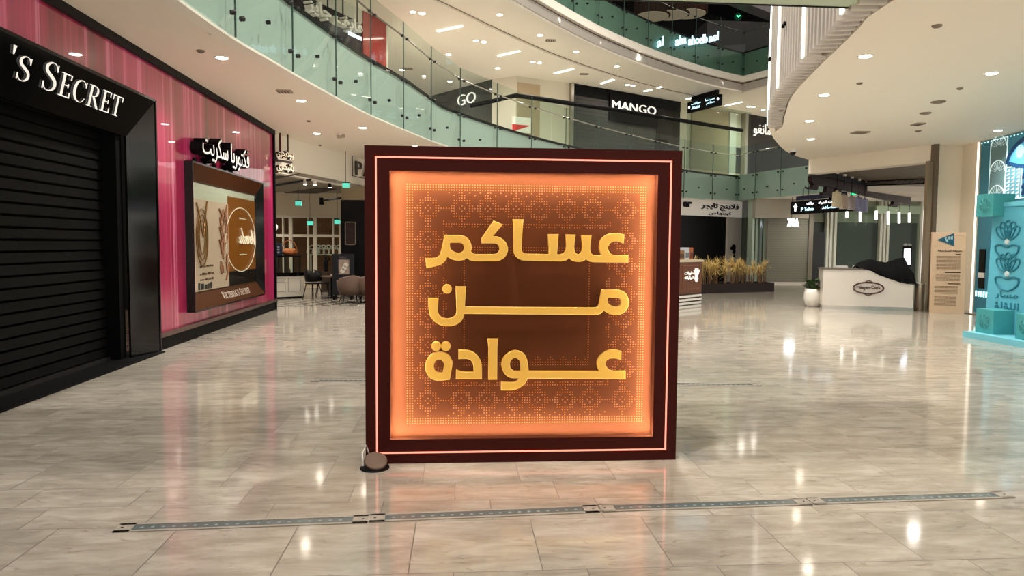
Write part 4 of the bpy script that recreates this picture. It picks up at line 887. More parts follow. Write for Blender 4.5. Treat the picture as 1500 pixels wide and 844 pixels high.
# curtain wall behind the counter
cw = 31.6; glz = mat('blind_grey_green', (66, 76, 68), .25, spec=.3)
t = thing('curtain_wall', 'grey-green glass shop wall with white mullions behind the ice-cream counter', 'glass wall', (17, cw, 0))
a = aty(1187, 400, cw); b = aty(1352, 400, cw); zh = aty(1270, 326, cw).z
MB().box((a.x, cw+.3, 0), (b.x, cw+.36, zh)).build('blind', glz, t)
MB().box((a.x, cw+.3, zh), (b.x, cw+.36, 4.3)).build('bulkhead', mat('bulkhead_green', (158, 164, 146), .4), t)
mu = mat('mullion_white', (214, 216, 200), .3, coat=.5)
for i, px in enumerate((1211.5, 1217, 1223, 1290, 1295, 1300, 1348)):
    q = aty(px, 360, cw); MB().box((q.x-.055, cw-.02, 0), (q.x+.055, cw+.2, 3.8)).build('mullion', mu, t)
for x0, x1 in ((1226, 1287), (1303, 1346)):
    p_, q = aty(x0, 360, cw), aty(x1, 360, cw); MB().box((p_.x, cw+.08, 0), (q.x, cw+.1, 3.5)).build('glass_pane', gl2, t)
p_, q = aty(1187, 360, cw-.3), aty(1208, 360, cw-.3); MB().box((p_.x, cw-.3, 0), (q.x, cw-.2, aty(1197, 340, cw-.3).z)).build('dark_panel', dark, t)
p_, q = aty(1284, 313, cw-.6), aty(1350, 313, cw-.6); MB().box((p_.x, cw-.6, p_.z), (q.x, cw-.5, aty(1300, 301.5, cw-.6).z)).build('glass_fascia', mat('fascia_pale_green', (166, 184, 160), .3), t)
for i, (px, y0, y1) in enumerate(((1240.5, 308, 319), (1260, 308, 325), (1283.5, 309, 322), (1301, 310, 329), (1317, 311, 327), (1332, 312, 326))):
    p_ = aty(px, y0, cw-1.2); q = aty(px, y1, cw-1.2)
    t = thing('tube_lamp', ('first', 'second', 'third', 'fourth', 'fifth', 'last')[i]+' slim lit tube from the left hanging before the grey-green glass wall', 'pendant lamp', tuple(q), 'slim tube pendants'); MB().tube([q, p_], .05, 8).build('tube', led, t); MB().tube([p_, (p_.x, p_.y, 3.97)], .008, 4).build('cord', blackm, t)
for i, px in enumerate((1232, 1259, 1302)):
    q = aty(px, 386, 24.5); t = thing('white_chair', ('left', 'middle', 'right')[i]+' white chair back showing above the ice-cream counter', 'chair', (q.x, 24.5, 0), 'white chairs behind the counter')
    MB().lathe([(.20, .44), (.22, .50), (.24, .8), (.22, .98), (.19, 1.0), (.18, .52)], (q.x, 24.5, 0), 14).build('shell', whitep, t)
    for s in ((-1, -1), (1, -1), (1, 1), (-1, 1)): MB().tube([(q.x+.1*s[0], 24.5+.1*s[1], .46), (q.x+.2*s[0], 24.5+.2*s[1], 0)], .014, 6).build('leg', dsteel, t)

# ------------------------------------------------------------------ brown kiosk and planter
K1 = atz(1027, 445, 0); K0 = atz(1000, 448, 0); kd = (K1-K0); kd.z = 0; kd.normalize(); kn = Vector((-kd.y, kd.x, 0)); K0 = K1-kd*2.2
t = thing('kiosk', 'brown kiosk with white base stripes beside the right edge of the maroon sign', 'kiosk', (K0.x, K0.y, 0))
kt = atp(1024, 381, K0, K1).z
MB().obox(K0+Vector((0, 0, .33)), kd*2.2, kn*1.4, (0, 0, kt-.38)).build('body', mat('kiosk_brown', (104, 62, 40), .4), t)
st = MB()
for k in range(3): st.obox(K0-kn*.01+Vector((0, 0, .02+k*.1)), kd*2.2, kn*1.42, (0, 0, .06))
st.each('white_stripe', whitep, t); MB().obox(K0+Vector((0, 0, 0))+kn*.01, kd*2.19, kn*1.38, (0, 0, .33)).build('plinth', mat('kiosk_dark', (64, 42, 32), .5), t)
MB().obox(K0-kn*.03+Vector((0, 0, kt-.05)), kd*2.24, kn*1.46, (0, 0, .06)).build('top_rim', mat('rim_beige', (208, 190, 164), .4), t)
mo = MB()
for o_, u_, v_ in ((.95, 1.15, 0), (.95, 0, .03),): pass
def kp(u, z): return K0+kd*u-kn*.012+Vector((0, 0, z))
for u0, z0, u1, z1 in ((1.12, .45, 2.08, .47), (1.12, 1.1, 2.08, 1.12), (1.12, .45, 1.14, 1.12), (2.06, .45, 2.08, 1.12)): mo.obox(kp(u0, z0), kd*(u1-u0), kn*.014, (0, 0, z1-z0))
mo.build('panel_moulding', mat('moulding_brown', (140, 92, 62), .4), t)
le = MB()
for k, s in enumerate((ar('حلويات'), ar('شوكولاته'))):
    try: place2d(le, text2d(s.replace('ه', ''), .02, .01), kp(1.2, .84-.13*k), kd, (0, 0, 1), w=.5, h=.11, depth=.02)
    except Exception: pass
le.build('lettering', white_l, t)
fl = MB()
for k in range(5): an = math.radians(50+20*k); q = kp(1.86, .80); fl.tube([q, q+(kd*math.cos(an)+Vector((0, 0, math.sin(an))))*.13-kn*.01, q+(kd*math.cos(an)+Vector((0, 0, math.sin(an))))*.24-kn*.01], [.04, .03, .012], 6)
fl.lathe([(.10, 0), (.10, .015)], kp(1.86, .74), 14, -kn); fl.build('emblem', white_l, t)
for i, (u, w, h, c_, l) in enumerate(((1.45, .28, .26, (150, 112, 78), 'tan box standing on the brown kiosk, nearest the sign'), (1.75, .26, .34, (198, 204, 214), 'pale box in the middle of the brown kiosk top'), (2.02, .2, .34, (168, 98, 62), 'orange-brown box at the right end of the brown kiosk top'))):
    b = MB().obox(K0+kd*u+kn*.3+Vector((0, 0, kt+.01)), kd*w, kn*.25, (0, 0, h)); o = tag(b.build('display_box', mat('box_%d' % i, c_, .5), None, .012), l, 'box'); MB().obox(K0+kd*(u+.04)+kn*.29+Vector((0, 0, kt+.06)), kd*(w-.08), kn*.01, (0, 0, h*.45)).build('box_label', mat('box_label_%d' % i, tuple(int(v*.6) for v in c_), .5), o)
P0, P1 = atz(1022, 430.5, 0), atz(1134, 427, 0); pd = (P1-P0); pd.z = 0; PL = pd.length; pd.normalize(); pq = Vector((-pd.y, pd.x, 0))
t = thing('planter', 'long low dark brown planter of spiky plants in front of the shutters', 'planter', (P0.x, P0.y, 0))
P0 = P0-pd*.5; PL += .5
pl = MB(); pl.obox(P0, pd*PL, pq*.05, (0, 0, .33)); pl.obox(P0+pq*.75, pd*PL, pq*.05, (0, 0, .33)); pl.obox(P0, pd*.05, pq*.8, (0, 0, .33)); pl.obox(P0+pd*(PL-.05), pd*.05, pq*.8, (0, 0, .33)); pl.build('box', mat('planter_brown', (44, 30, 26), .35), t)
MB().obox(P0+pd*.05+pq*.05, pd*(PL-.1), pq*.7, (0, 0, .28)).build('soil', mat('soil', (56, 42, 32), .9), t)
leafm = mat('ochre_leaf', (232, 200, 130), .6, noise=.3, nscale=3); stemm = mat('pale_stem', (142, 112, 84), .7)
def tuft(name, label, loc, h, seed, n=110, group='spiky plants in the brown planter'):
    rg = random.Random(seed); t = thing(name, label, 'plant', loc, group); c = Vector(loc); s = MB(); L = MB()
    for k in range(5):
        b = c+Vector((rg.uniform(-.26, .26), rg.uniform(-.16, .16), 0)); hh = h*rg.uniform(.55, .85); tp = b+Vector((rg.uniform(-.05, .05), rg.uniform(-.05, .05), hh)); s.tube([b, (b+tp)/2+Vector((rg.uniform(-.03, .03), 0, 0)), tp], [.02, .016, .012], 5)
        for j in range(n//3):
            a_ = rg.uniform(0, 6.28); el = rg.uniform(-.35, 1.45); l = rg.uniform(.26, .46)*h; d0 = Vector((math.cos(a_)*math.cos(el), math.sin(a_)*math.cos(el), math.sin(el))); sd = Vector((-math.sin(a_), math.cos(a_), 0))*.008
            r0 = tp-Vector((0, 0, rg.uniform(0, .22)*h)); m_ = r0+d0*l*.55; e = r0+d0*l+Vector((0, 0, -.25*l))
            L.add([r0-sd*.5, r0+sd*.5, m_+sd, m_-sd, e], [(0, 1, 2, 3), (3, 2, 4)])
    s.build('stem', stemm, t); L.build('leaves', leafm, t)
od = ['first', 'second', 'third', 'fourth', 'fifth', 'sixth', 'seventh', 'eighth', 'ninth', 'tenth', 'eleventh', 'twelfth']
for k in range(12):
    u = .55+k*(PL-.8)/11.4 if k < 11 else PL-.22
    q = P0+pd*u+pq*(.3+.25*(k % 2))
    tuft('spiky_plant', od[k]+' spiky ochre plant from the left in the long brown planter', (q.x, q.y, .27), (1.15, 1.0, 1.05, .8, .95, 1.05, 1.15, .9, .95, .8, .75, 1.0)[k], k+3)
# white pot with green plant
c = atz(1190.5, 449, 0); t = thing('potted_plant', 'round white pot with a small green plant left of the ice-cream counter', 'potted plant', (c.x, c.y, 0))
MB().lathe([(.14, 0), (.20, .06), (.245, .22), (.24, .38), (.215, .5), (.19, .5), (.18, .44), (.002, .43)], (c.x, c.y, 0), 28).build('pot', whitep, t)
rg = random.Random(4); L = MB()
for k in range(90):
    a_ = rg.uniform(0, 6.28); r = rg.uniform(.02, .2); q = Vector((c.x+math.cos(a_)*r, c.y+math.sin(a_)*r, .44+rg.uniform(0, .26))); d0 = Vector((math.cos(a_), math.sin(a_), rg.uniform(0, 1))).normalized()*.17; sd = Vector((-d0.y, d0.x, .02))*.4
    L.add([q, q+d0*.5+sd, q+d0, q+d0*.5-sd], [(0, 1, 2, 3)])
for k in range(8): a_ = k*.8; L.tube([(c.x, c.y, .43), (c.x+math.cos(a_)*.1, c.y+math.sin(a_)*.1, .62)], .008, 4)
L.build('foliage', mat('leaf_green', (58, 82, 44), .5), t)

# ------------------------------------------------------------------ ice-cream counter
H0, H1 = atz(1204, 452.5, 0), atz(1337, 456.5, 0); hd = H1-H0; hd.z = 0; HL = hd.length; hd.normalize(); hn = Vector((-hd.y, hd.x, 0))
def hp(u, z, o=0): return Vector((H0.x, H0.y, 0))+hd*u+hn*o+Vector((0, 0, z))
def hpx(px, py): v = atp(px, py, H0, H1); return ((v-H0).to_2d().length, v.z)
ht = hpx(1206, 394.5)[1]; ue = hpx(1263, 394.5)[0]; zr = hpx(1337, 417.5)[1]
t = thing('counter', 'white ice-cream counter with an oval name badge and a sloping front', 'counter', (H0.x, H0.y, 0))
prof = [(0, .10), (HL, .10), (HL, zr)]+[(u, z) for u, z in [(HL*.93, zr+.015), (HL*.85, zr+.055), (HL*.74, zr+.14), (HL*.62, zr+.235), (HL*.54, ht-.03), (HL*.48, ht)]]+[(0, ht)]
MB().prism([hp(u, z) for u, z in prof], hn*.9).build('body', mat('counter_white', (214, 206, 196), .3, coat=.4), t)
MB().prism([hp(0, 0, -.01), hp(HL+.01, 0, -.01), hp(HL+.01, .10, -.01), hp(0, .10, -.01)], hn*.9).build('kick_plate', mat('kick_steel', (190, 186, 178), .2, .9), t)
MB().prism([hp(-.02, ht, -.02), hp(HL*.48, ht, -.02), hp(HL*.48, ht+.03, -.02), hp(-.02, ht+.03, -.02)], hn*.94).build('worktop', mat('worktop_grey', (110, 100, 92), .3), t)
bu, bz = hpx(1272, 422); bg = MB()
el = [hp(bu+.37*math.cos(a_), bz+.155*math.sin(a_), -.012) for a_ in [2*math.pi*i/40 for i in range(41)]]; bg.tube(el, .011, 5)
el = [hp(bu+.345*math.cos(a_), bz+.135*math.sin(a_), -.012) for a_ in [2*math.pi*i/40 for i in range(41)]]; bg.tube(el, .005, 5)
for s in (-1, 1): bg.tube([hp(bu-.08, bz+.17*s, -.012), hp(bu, bz+.20*s, -.012), hp(bu+.08, bz+.17*s, -.012)], .009, 5)
bg.build('oval_badge', mat('badge_brown', (74, 34, 28), .4), t)
place2d(MB(), text2d('Häagen-Dazs', .02, .01), hp(bu-.28, bz-.05, -.006), hd, (0, 0, 1), w=.56, h=.115, depth=.012).build('lettering', M['badge_brown'], t)
# black cloth heaped on the counter
t0 = MB(); rows = 7; cols = 22; vs = []
top = [(1254, 393), (1262, 385), (1275, 383), (1300, 386), (1330, 388), (1337, 383), (1343, 380), (1347, 400)]
for j in range(cols):
    f = j/(cols-1); u = HL*.40+f*(HL*.62)
    k = f*(len(top)-1); i = min(int(k), len(top)-2); tz = top[i][1]+(top[i+1][1]-top[i][1])*(k-i)
    zt_ = hpx(1300, tz)[1]; zf2 = next((z1+(z0-z1)*((u-u1)/(u0-u1)) for (u0, z0), (u1, z1) in zip(prof[2:], prof[3:]) if u1 <= u <= u0), ht if u < HL*.5 else zr)
    for r in range(rows):
        a_ = r/(rows-1); o_ = -.015+.92*a_; z = zf2+.02+(zt_-zf2)*min(1, (a_*2.2))**.5 if a_ < .9 else zf2+.02
        vs.append(hp(u, max(zf2+.01, z)+.02*math.sin(j*1.7+r), o_+.012*math.sin(j*2.3)))
fs = [(j*rows+r, (j+1)*rows+r, (j+1)*rows+r+1, j*rows+r+1) for j in range(cols-1) for r in range(rows-1)]
t0.add(vs, fs, True); cl = t0.build('cloth_cover', mat('black_cloth', (15, 14, 16), .9)); tag(cl, 'black cloth draped over the right half of the ice-cream counter', 'cloth')
so = cl.modifiers.new('s', 'SOLIDIFY'); so.thickness = .012; so.offset = 1
q = hp(HL*.90, 0, 1.15); zt_ = atp(1329, 364, H0+hn*1.15, H1+hn*1.15)
t = thing('screen_stand', 'small white glowing screen on a stand behind the black cloth', 'screen', (q.x, q.y, 0))
sx0 = atp(1322, 388, H0+hn*1.15, H1+hn*1.15); sx1 = atp(1336, 362, H0+hn*1.15, H1+hn*1.15); sw_ = (sx1-sx0).to_2d().length
MB().obox(Vector((sx0.x, sx0.y, sx0.z-.05)), hd*sw_, hn*.06, (0, 0, sx1.z-sx0.z+.07)).build('case', blackm, t)
MB().obox(Vector((sx0.x, sx0.y, sx0.z))+hd*.025-hn*.006, hd*(sw_-.05), hn*.005, (0, 0, sx1.z-sx0.z-.05)).build('display', mat('screen_white', (232, 240, 255), emit=1.3), t)
MB().lathe([(.16, 0), (.16, .02), (.03, .03), (.03, sx0.z-.04)], Vector((sx0.x, sx0.y, 0))+hd*sw_*.5+hn*.06, 16).build('post', blackm, t)
e = MB(); e.lathe([(.05, 0), (.06, .05), (.03, .07)], Vector((sx0.x, sx0.y, sx1.z+.025))+hd*sw_*.3+hn*.03, 10); e.lathe([(.05, 0), (.06, .05), (.03, .07)], Vector((sx0.x, sx0.y, sx1.z+.025))+hd*sw_*.72+hn*.03, 10); e.build('speaker', mat('grey_part', (150, 150, 150)), t)
c = atz(1346.5, 456, 0); t = thing('waste_bin', 'slim stainless steel bin at the right end of the ice-cream counter', 'bin', (c.x, c.y, 0)); hb = aty(1346, 415, c.y).z
MB().lathe([(.125, 0), (.125, hb-.03), (.118, hb-.02)], c, 26).build('body', mat('bin_steel', (150, 138, 122), .28, .9), t); MB().lathe([(.13, hb-.03), (.13, hb), (.1, hb+.004)], c, 26).build('rim', chrome, t)
# pendants
cc = [((235, 224, 190), 'cream'), ((214, 198, 180), 'beige'), ((190, 180, 178), 'grey'), ((160, 162, 192), 'pale blue'), ((168, 170, 206), 'lilac')]
for i, (px, py0, py1, w) in enumerate(((1225, 279, 304, 12.6), (1235.5, 284, 306, 12), (1246.6, 286, 307.5, 11.5), (1257, 287, 310, 10.5), (1266, 290, 311, 9.6))):
    Y = 22.8+.75*i; a = aty(px, py1, Y); b = aty(px, py0, Y); r = w/2/FPX*Y; h = b.z-a.z; col_, nm_ = cc[i]
    t = thing('pendant_lamp', nm_+' can-shaped pendant lamp, '+('first', 'second', 'third', 'fourth', 'last')[i]+' of five in a row', 'pendant lamp', tuple(a), 'can-shaped pendants')
    MB().lathe([(r*1.05, 0), (r, .01), (r, h*.84), (r*.9, h*.9), (r*.35, h*.93), (r*.3, h)], a, 20).build('lamp_shade', mat('shade_'+nm_.replace(' ', '_'), col_, .4), t)
    MB().tube([a+Vector((0, 0, h)), (a.x, a.y, 4.13)], .012, 5).build('cord', blackm, t)
    MB().lathe([(.05, 0), (.05, -.08)], (a.x, a.y, 4.13), 10).build('ceiling_rose', whitep, t)
# dark drip-edged hanging board
u0 = Vector((12.0, 22.6)); a = atp(1184, 253, u0, u0+Vector((1, 0)))
X0 = aty(1183, 262, 23.2); X1 = aty(1329, 292, 29.0); d = (X1-X0).to_2d().to_3d(); L_ = d.length; d.normalize(); n3 = Vector((d.y, -d.x, 0))
t = thing('hanging_letters', 'long dark brown cut-out board with hooked tails hanging from the kiosk ceiling', 'hanging sign', tuple(X0))
brn = mat('dark_brown_board', (38, 18, 18), .45); zc0, zc1 = aty(1183, 254, 23.2).z, aty(1328, 286, 29.0).z; zd0, zd1 = aty(1183, 270, 23.2).z, aty(1328, 300.5, 29).z
def bp(f, g): z = (zd0+(zd1-zd0)*f)*(1-g)+(zc0+(zc1-zc0)*f)*g; q = X0+d*(L_*f); return Vector((q.x, q.y, z))
MB().prism([bp(.0, .3), bp(.02, .0), bp(.05, .0), bp(.1, .06), bp(.3, .1), bp(.5, .0), bp(1, 0), bp(1, 1), bp(.5, .95), bp(.3, 1), bp(.12, .98), bp(.1, .85), bp(.08, 1), bp(.02, .95), bp(0, .7)], n3*.14).build('board', brn, t)
for f0, f1, dep, k in ((.02, .06, -.45, 'tail'), (.13, .19, -.75, 'tail'), (.21, .26, -1.1, 'tail'), (.80, .86, -.5, 'tail')):
    MB().prism([bp(f0, .05), bp(f1, .05), bp(f1, dep*.6), bp(f1-.008, dep), bp(f0-.03, dep), bp(f0-.032, dep*.7), bp(f0-.004, dep*.62)], n3*.12).build('tail', brn, t)
hg = MB()
for f in (.12, .5, .95): q = bp(f, .9)+n3*.07; hg.tube([q, (q.x, q.y, 4.0)], .015, 5)
hg.each('rod', dsteel, t)
# wayfinding sign
a = aty(1162, 314.6, 27.6); b = aty(1250, 308.8, 24.3); d = (b-a); d.z = 0; L_ = d.length; d.normalize(); n3 = Vector((d.y, -d.x, 0)); hz = .5
t = thing('hanging_sign', 'black lit direction sign with a white arrow, left of the can pendants', 'direction sign', tuple(a), 'hanging direction signs')
MB().obox(Vector((a.x, a.y, a.z)), d*L_, n3*.14, (0, 0, hz)).build('board', blackm, t)
MB().obox(Vector((a.x, a.y, a.z+hz+.04))+d*L_*.1, d*L_*.8, n3*.14, (0, 0, .16)).build('top_rail', mat('sign_rail', (44, 44, 66), .3), t)
hg = MB()
for k in (.2, .8): hg.tube([Vector((a.x, a.y, a.z+hz))+d*L_*k+n3*.07, Vector((a.x, a.y, 3.9))+d*L_*k+n3*.07], .02, 6)
hg.each('hanger', dsteel, t)
f0 = Vector((a.x, a.y, a.z))+n3*.142
def sp(u, v): return f0+d*(L_*u)+Vector((0, 0, hz*v))
MB().prism([sp(.08, .25), sp(.11, .25), sp(.11, .55), sp(.135, .55), sp(.095, .85), sp(.055, .55), sp(.08, .55)], n3*.006).build('arrow', wl2, t)
tx = MB(); tc_ = MB()
for k, (s, u0, u1, v, h, mb) in enumerate(((ar('مواقف'), .3, .42, .62, .13, tx), (ar('دورات المياه'), .5, .82, .62, .13, tx), (ar('المصاعد'), .56, .82, .28, .13, tc_), ('P', .20, .24, .2, .15, tc_), ('Toilets', .26, .42, .22, .12, tc_))):
    place2d(mb, text2d(s, .02, .01), sp(u0, v), d, (0, 0, 1), w=L_*(u1-u0), h=h, depth=.006)
tx.build('lettering', wl2, t); tc_.build('lettering', cyan, t)
c = aty(1251, 281.5, 26); t = thing('exit_sign', 'small green lit exit sign behind the can pendants', 'exit sign', tuple(c), 'green exit signs'); MB().box((c.x-.1, 26, c.z-.1), (c.x+.1, 26.05, c.z+.1)).build('panel', mat('exit_panel', (60, 226, 150), emit=1.1), t); MB().tube([(c.x, 26.02, c.z+.1), (c.x, 26.02, 3.97)], .01, 5).each('rod', dsteel, t)

# ------------------------------------------------------------------ right wall, poster board, mural, blue booth
jb = mat('jamb_taupe', (150, 134, 112), .4)
j0 = atz(1350, 456, 0); j1 = atz(1368, 455.5, 0)
struct('trim_20', MB().box((12.50, 18.45, 0), (12.68, 18.58, 3.98)), jb); struct('trim_21', MB().box((12.63, 18.38, 0), (12.74, 18.6, CEIL)), mat('jamb_dark', (116, 102, 86), .4))
wl = mat('wall_warm', (236, 224, 204), .6)
struct('wall_right', MB().wall([(12.68, 18.5, 0), (13.48, 18.5, 0), (13.50, 17.95, 0), (13.42, 17.78, 0)], .0, CEIL, .2), wl)
struct('baseboard_right', MB().box((12.7, 18.46, 0), (13.46, 18.5, .12)), blackm)
struct('trim_22', MB().box((13.44, 17.80, 0), (13.47, 17.90, CEIL-.02)), mat('edge_light', (255, 246, 226), emit=1.0))
a = atz(1362, 458.5, 0); b = atz(1412, 459.5, 0); d = b-a; d.z = 0; w_ = d.length; d.normalize(); n3 = Vector((d.y, -d.x, 0)); zt_ = aty(1366, 340, a.y).z
t = thing('poster_board', 'tall beige printed information board leaning against the right wall', 'information board', (a.x, a.y, 0)); up_ = (Vector((0, 0, 1))-n3*.035).normalized()
pb = MB().obox(a, d*w_, -n3*.05, up_*zt_).build('board', mat('board_beige', (216, 184, 152), .5), t)
def bq(u, v): return a+d*(w_*u)+up_*(zt_*v)+n3*.002
tr = MB(); tr.prism([bq(.15, .905), bq(.64, .99), bq(.66, .83)], n3*.006); tr.build('diamond_picture', mat('picture_blue', (46, 92, 112), .3, noise=.8, nscale=14), pb)
tr = MB()
for k in range(9):
    u = random.uniform(.32, .58); v = .91+random.uniform(-.03, .03); tr.prism([bq(u, v), bq(u+.07, v+.02), bq(u+.05, v-.02)], n3*.009)
tr.build('facet', mat('picture_pale', (170, 200, 206), .3), pb)
tr = MB()
for k in range(6): tr.box(*[tuple(x) for x in (bq(.66+.05*k, .955), bq(.68+.05*k, .96)+n3*.004)])
for k in range(6): tr.box(*[tuple(x) for x in (bq(.06+.05*k, .83), bq(.08+.05*k, .835)+n3*.004)])
tr.build('dot_border', mat('print_rust', (150, 96, 66), .5), pb)
place2d(MB(), text2d(ar('طريقة المشاركة'), .02, .02), bq(.18, .755), d, up_, w=w_*.7, h=.055, depth=.004).build('heading', mat('print_black', (44, 34, 30), .5), pb)
fp = MB()
for blk in ((.70, 5, .15, .85), (.615, 5, .15, .85), (.47, 5, .15, .85), (.33, 6, .12, .8), (.2, 7, .12, .76)):
    for k in range(blk[1]):
        v = blk[0]-k*.017; u = blk[2]
        while u < blk[3]: ww = random.uniform(.04, .12); fp.obox(bq(u, v), d*(w_*min(ww, blk[3]-u)), n3*.003, up_*.011); u += ww+.012
fp.build('fine_print', mat('print_brown2', (128, 98, 78), .5), pb)
hd_ = MB()
for v, u in ((.725, .7), (.50, .4), (.36, .5)): hd_.obox(bq(u, v), d*(w_*(.86-u)), n3*.003, up_*.02)
hd_.build('subheading', mat('print_black', (44, 34, 30)), pb)

# mural wall
MA, MZ = Vector((13.42, 17.74)), Vector((11.9, 9.0)); md = (MZ-MA).normalized().to_3d(); mn = Vector((md.y, -md.x, 0))
if mn.x > 0: mn = -mn
def om(px, py): return atp(px, py, MA, MZ)
t = thing('mural', 'blue illuminated shell-themed mural wall behind the blue booth', 'mural', (MA.x, MA.y, 0)); ML = (MZ-MA).length
MB().obox(MA.to_3d(), md*ML, -mn*.15, (0, 0, CEIL-.03)).build('panel', mat('mural_blue', (66, 138, 164), .4), t)
gb = mat('mural_grey', (112, 146, 152), .4); wl3 = mat('mural_white_line', (214, 238, 238), .4, emit=.3)
def mrect(x0, y0, x1, y1):
    a = om(x0, y1); b = om(x1, y1); z1 = om(x0, y0).z; return a, (b-a).to_2d().length, z1-a.z
a, w_, h_ = mrect(1448, 208, 1472, 292); MB().obox(a, md*w_, mn*.01, (0, 0, h_)).build('shell_column', gb, t)
ln_ = MB()
for o_, u_, v_ in ((a, md*.02, (0, 0, h_)), (a+md*w_, md*.02, (0, 0, h_)), (a, md*w_, (0, 0, .02)), (a+Vector((0, 0, h_)), md*w_, (0, 0, .02))): ln_.obox(o_, u_, mn*.016, v_)
for k in range(3):
    cz = a+md*w_/2+Vector((0, 0, h_*(.02+.42*k)))
    ln_.tube([cz+md*(w_*.47*math.cos(q))+Vector((0, 0, h_*.2*math.sin(q)))+mn*.015 for q in [math.pi*i/14 for i in range(15)]], .012, 5)
    for q in [math.pi*i/10 for i in range(1, 10)]: ln_.tube([cz+md*(w_*.12*math.cos(q))+Vector((0, 0, h_*.05*math.sin(q)))+mn*.012, cz+md*(w_*.44*math.cos(q))+Vector((0, 0, h_*.185*math.sin(q)))+mn*.012], .004, 4)
a2, w2, h2 = mrect(1471, 247, 1495, 293); MB().obox(a2, md*w2, mn*.01, (0, 0, h2)).build('triangle_panel', mat('mural_mid', (88, 150, 170), .4), t)
for o_, u_, v_ in ((a2, md*.02, (0, 0, h2)), (a2+md*w2, md*.02, (0, 0, h2)), (a2, md*3.0, (0, 0, .02)), (a2+Vector((0, 0, h2)), md*3.0, (0, 0, .02))): ln_.obox(o_, u_, mn*.016, v_)
ln_.build('white_outline', wl3, t)
tr = MB()
for i in range(3):
    for j in range(8):
        q = a2+md*(w2*(.1+.3*i))+Vector((0, 0, h2*(.04+.12*j)))+mn*.012; tr.prism([q, q+md*w2*.2, q+md*w2*.2+Vector((0, 0, h2*.085))], mn*.004)
tr.build('triangle_mark', wl3, t)
sh = MB(); q0 = om(1474, 240); q1 = om(1500, 204)
def mp(px, py): return om(px, py)+mn*.012
sh.prism([mp(*p) for p in ((1474, 240), (1477, 228), (1484, 216), (1492, 207), (1503, 198), (1520, 196), (1535, 215), (1530, 238), (1512, 246), (1490, 246))], mn*.01); sh.build('oyster_shell', mat('oyster_navy', (26, 62, 104), .4, noise=.5, nscale=3), t)
MB().prism([mp(*p)+mn*.012 for p in ((1480, 237), (1484, 226), (1492, 215), (1502, 207), (1518, 206), (1522, 222), (1514, 236), (1498, 241))], mn*.008).build('oyster_inside', mat('oyster_sky', (74, 142, 178), .4), t)
MB().lathe([(.16, 0), (.16, .01)], mp(1497, 222)+mn*.022, 18, mn).build('pearl', mat('pearl_blue', (120, 182, 208), .3), t)
a3, w3, h3 = mrect(1494.5, 247, 1520, 293); sh = MB()
for k in range(14): q = a3+md*(w3*random.uniform(.05, .5))+Vector((0, 0, h3*random.uniform(.05, .85)))+mn*.012; sh.prism([q, q+md*.1, q+md*.14+Vector((0, 0, .1)), q+Vector((0, 0, .08))], mn*.004)
sh.build('wave_pattern', mat('oyster_navy', (26, 62, 104)), t)
a, w_, h_ = mrect(1433, 365, 1442, 422); MB().obox(a, md*w_, mn*.02, (0, 0, h_)).build('dark_niche', blackm, t)
MB().obox(a+Vector((0, 0, h_*.27)), md*w_, mn*.025, (0, 0, h_*.13)).build('white_label', whitep, t)
le = MB()
for k in range(60): le.lathe([(.012, 0), (.012, .02)], MA.to_3d()+md*(.06+k*.14)+mn*.01+Vector((0, 0, CEIL-.07)), 6, mn)
for k in range(24): le.obox(MA.to_3d()+md*(.1+k*.12)+mn*.01+Vector((0, 0, om(1432, 434).z)), md*.04, mn*.02, (0, 0, .14))
le.each('bulb', mat('bulb_cool', (196, 255, 244), emit=1.0), t)
# blue booth
BX = 10.0; teal = mat('booth_blue', (96, 182, 206), .45); teal2 = mat('cube_teal', (74, 160, 164), .45); tline = mat('teal_line', (48, 126, 146), .5)
t = thing('photo_booth', 'turquoise shell-themed booth with corner cubes on a low dais, right edge', 'booth', (BX, 11.5, 0))
d0 = atz(1403.5, 493.5, 0); dtop = .11
MB().box((9.43, 8.6, 0), (11.6, d0.y, dtop)).build('dais', mat('dais_blue', (122, 200, 218), .4), t)
tl = atx(1455, 304, BX); bl_ = atx(1440, 470, BX); Yl = bl_.y-.05
zt_ = tl.z
MB().prism([(BX, Yl, dtop), (BX, tl.y, zt_), (BX, 8.6, zt_), (BX, 8.6, dtop)], (.3, 0, 0)).build('front_panel', teal, t)
MB().box((BX-.02, 8.6, zt_), (BX+1.4, tl.y+.1, zt_+.08)).build('top_ledge', mat('ledge_blue', (112, 198, 220), .4), t)
MB().box((BX+1.1, 8.6, dtop), (BX+1.4, tl.y+.05, zt_)).build('back_panel', teal, t)
def cube(xc, y1, y0, z0, s, nm='corner_cube'):
    o = MB().box((xc, y0, z0), (xc+s, y1, z0+(s if isinstance(s, float) else s))).build(nm, teal2, t, .006)
    q = MB(); cen = Vector((xc-.004, (y0+y1)/2, z0+s/2))
    for k in range(8): a_ = k*math.pi/4; q.tube([cen+Vector((0, math.cos(a_+z)*s*r_, math.sin(a_+z)*s*r_)) for r_, z in ((.10, 0), (.30, .3), (.30, -.3), (.10, 0))], .006, 4)
    q.build('flower_pattern', mat('cube_line', (92, 172, 176), .5), o); return o
c0_ = atx(1420, 497, 9.62); c1_ = atx(1455, 500, 9.62); sC = .44
cube(9.60, 12.62, 12.18, dtop, sC)
cz_ = atx(1479, 503, 9.62); cube(9.60, 11.66, 11.22, dtop, sC)
ct = atx(1428, 318, 9.75); cb_ = atx(1447, 294, 9.75); cube(9.78, ct.y+.02, ct.y-.42, ct.z, .42)
